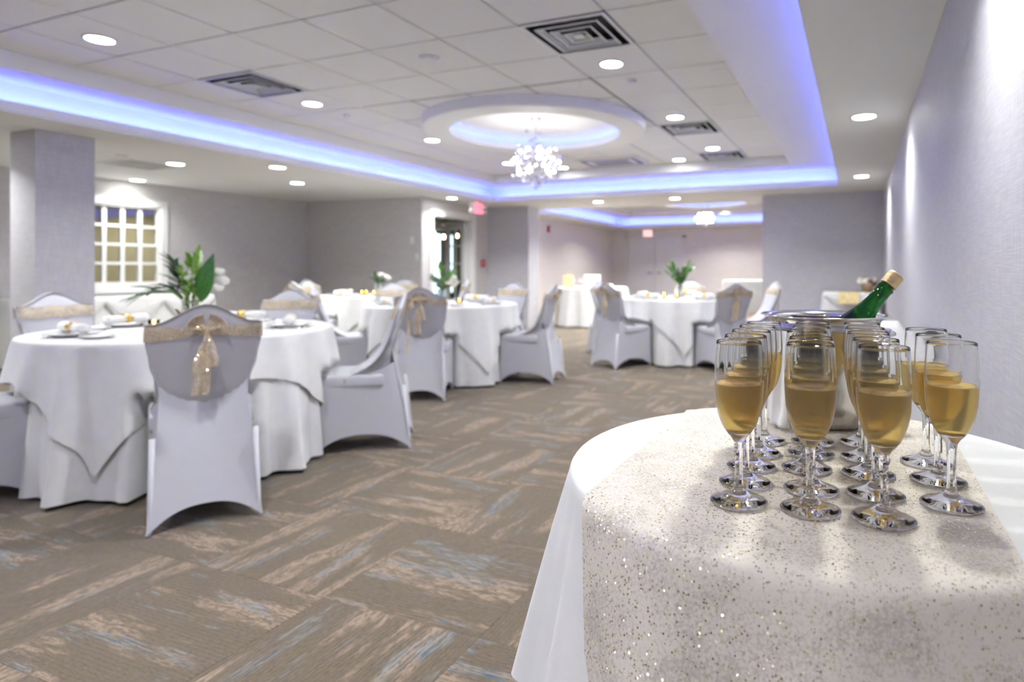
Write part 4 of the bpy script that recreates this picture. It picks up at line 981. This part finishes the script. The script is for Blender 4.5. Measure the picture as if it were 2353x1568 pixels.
# flutes
FL_POS = [(-.148, .855), (-.152, .934), (-.156, 1.014), (-.158, 1.094), (-.158, 1.175), (-.057, .861), (-.061, .940), (-.074, 1.037), (-.073, 1.122), (-.075, 1.199),
          (.030, .863), (.023, .952), (.015, 1.044), (.011, 1.133), (.007, 1.228), (.115, .949), (.110, 1.051), (.102, 1.141)]
ZL = .160
def bowl_r(z):
    pts = ((.082, .0074), (.087, .0105), (.092, .0150), (.102, .0218), (.116, .0272), (.133, .0308), (.150, .0320), (.165, .0326), (.185, .0320), (.205, .0308), (.2155, .0300))
    for (a, p), (b_, q) in zip(pts, pts[1:]):
        if z <= b_: return p+(q-p)*(z-a)/(b_-a)
    return pts[-1][1]
def make_flute():
    t_ = thing('champagne_flute', 'stemmed flute of golden champagne standing on the sequin runner', 'champagne flute', (0, 0, 0), 0, 'champagne flutes on the runner')
    zs = [.082, .0845, .087, .091, .094, .099, .104, .111, .118, .126, .135, .143, .150, .158, .165]
    zu = [.165, .175, .185, .195, .205, .212, .2155]
    th = .0011
    # frosted lower bowl (outer skin), clear upper bowl, inner wall
    lathe('chilled_bowl', [(bowl_r(z), z) for z in zs], 'flute_frosted', t_, 48)
    lathe('rim', [(bowl_r(z), z) for z in zu]+[(bowl_r(.2155)-th*.5, .2162), (bowl_r(.2155)-th, .2155)]+[(bowl_r(z)-th, z) for z in zu[::-1][1:]], 'flute_glass', t_, 48)
    iz = [.0955, .099, .104, .111, .118, .126, .135, .143, .150, .158, .165]
    lathe('inner_wall', [(bowl_r(z)-th, z) for z in iz[::-1]]+[(.007, .0935), (0, .0925)], 'flute_glass', t_, 48)
    lathe('champagne', [(0, .0930), (.0072, .0940)]+[(bowl_r(z)-th*.92, z) for z in iz if z < ZL]+[(bowl_r(ZL)-th*.92, ZL), (bowl_r(ZL)-th-.0012, ZL-.0006), (0, ZL-.0008)], 'champagne', t_, 48)
    lathe('stem', [(.0085, .0165), (.0066, .020), (.0060, .026), (.0056, .040), (.0056, .060), (.0060, .072), (.0068, .079), (.0074, .082)], 'flute_glass', t_, 10, smooth=False)
    lathe('foot', [(0, .0024), (.012, .0020), (.030, .0004), (.0370, .0002), (.0384, .0012), (.0378, .0026), (.030, .0052), (.021, .0082), (.0150, .0112), (.0110, .0140), (.0085, .0165)], 'flute_glass', t_, 48)
    return t_
fp = make_flute()
for k, (x, y) in enumerate(FL_POS):
    row, i_, n_ = (('farthest from', k, 5), ('second farthest from', k-5, 5), ('second nearest to', k-10, 5), ('nearest to', k-15, 3))[min(3, k//5)]
    lb = 'champagne flute in the row %s lilac wall, %s' % (row, 'closest to the ice bucket' if i_ == n_-1 else ('farthest from the ice bucket' if i_ == 0 else ('second', 'third', 'fourth')[n_-2-i_]+' from the ice bucket'))
    if k == 0: fp.location = (x, y, QZ+.0028); fp['label'] = lb
    else: dup(fp, (x, y, QZ+.0028), R_.uniform(0, 6.28), lb)
# ice bucket
BX_, BY_ = -.064, 1.379
t_ = thing('ice_bucket', 'brushed steel ice bucket holding the green bottle', 'ice bucket', (BX_, BY_, QZ+.003), YAW)
lathe('body', [(0, .001), (.078, .001), (.086, .004), (.091, .014), (.0945, .05), (.1045, .19), (.107, .206), (.1055, .206), (.103, .19), (.0925, .05), (.088, .012), (0, .008)], 'steel', t_, 64)
lathe('rim', [(.1065, .205), (.112, .212), (.1235, .217), (.1275, .2185), (.1255, .2205), (.112, .2165), (.1045, .208), (.1065, .205)], 'steel_bright', t_, 64)
for sx in (-1, 1):
    hd = MB().tube([(sx*.105, -.03, .175), (sx*.130, -.03, .182), (sx*.134, 0, .185), (sx*.130, .03, .182), (sx*.105, .03, .175)], .005, 8).build('handle', 'steel_bright', t_, True)
# towel hanging over the bucket's side
def towel(a, b_):
    k = b_; ang = (a-.5)*.62*(1-.15*math.sin(PI*k))
    r = .1345+.004*math.sin(ang*24+3*k)-.008*k+.030*max(0, k-.82)*(1+math.sin(ang*9)); z = .192-.186*k
    al = PI+.42+ang
    return (r*math.cos(al), r*math.sin(al), max(z, .004))
v, f = grid(18, 30, towel)
o = obj('towel', v, f, 'napkin', None, True, (BX_, BY_, QZ+.003), (0, 0, YAW)); tag(o, 'white folded towel hanging down the side of ice bucket', 'towel')
sm = o.modifiers.new('thick', 'SOLIDIFY'); sm.thickness = .004; sm.offset = 1
# bottle leaning in the bucket
cap = Vector((BX_, BY_, QZ+.003))+P(.148, -.005, .302); bot = Vector((BX_, BY_, QZ+.003))+P(-.046, .012, .062)
ax = (cap-bot).normalized(); Lb = (cap-bot).length
t_ = thing('wine_bottle', 'green glass bottle with gold screw cap leaning in the ice bucket', 'bottle', bot)
t_.rotation_mode = 'QUATERNION'; t_.rotation_quaternion = ax.to_track_quat('Z', 'Y')
def brib(name, prof, mat, parent, seg, nrib, a0, a1):
    v, f = lathe_vf(prof, seg, True, True); o_ = []
    for x, y, z in v:
        r = math.hypot(x, y); an = math.atan2(y, x); k = 1+.05*math.cos(nrib*an+z*30)*max(0, min(1, (z-a0)/.02))*max(0, min(1, (a1-z)/.03)); o_.append((x*k, y*k, z))
    return obj(name, o_, f, mat, parent, True)
s0 = Lb-.030
brib('body', [(.030, 0), (.036, .004), (.037, .02), (.037, s0-.155), (.0355, s0-.135), (.031, s0-.110), (.0245, s0-.085), (.0195, s0-.060), (.0170, s0-.035), (.0162, s0-.012), (.0178, s0-.008), (.0178, s0-.005), (.0150, s0-.003), (.0150, s0+.004)], 'bottle_green', t_, 40, 10, s0-.15, s0-.05)
pr_ = [(0, s0+.001), (.0165, s0+.001)]
for k in range(6): z = s0+.002+k*.0042; pr_ += [(.0172, z), (.0172, z+.0026), (.0164, z+.0034)]
lathe('screw_cap', pr_+[(.0168, Lb-.003), (.0150, Lb), (0, Lb)], 'cap_gold', t_, 40)
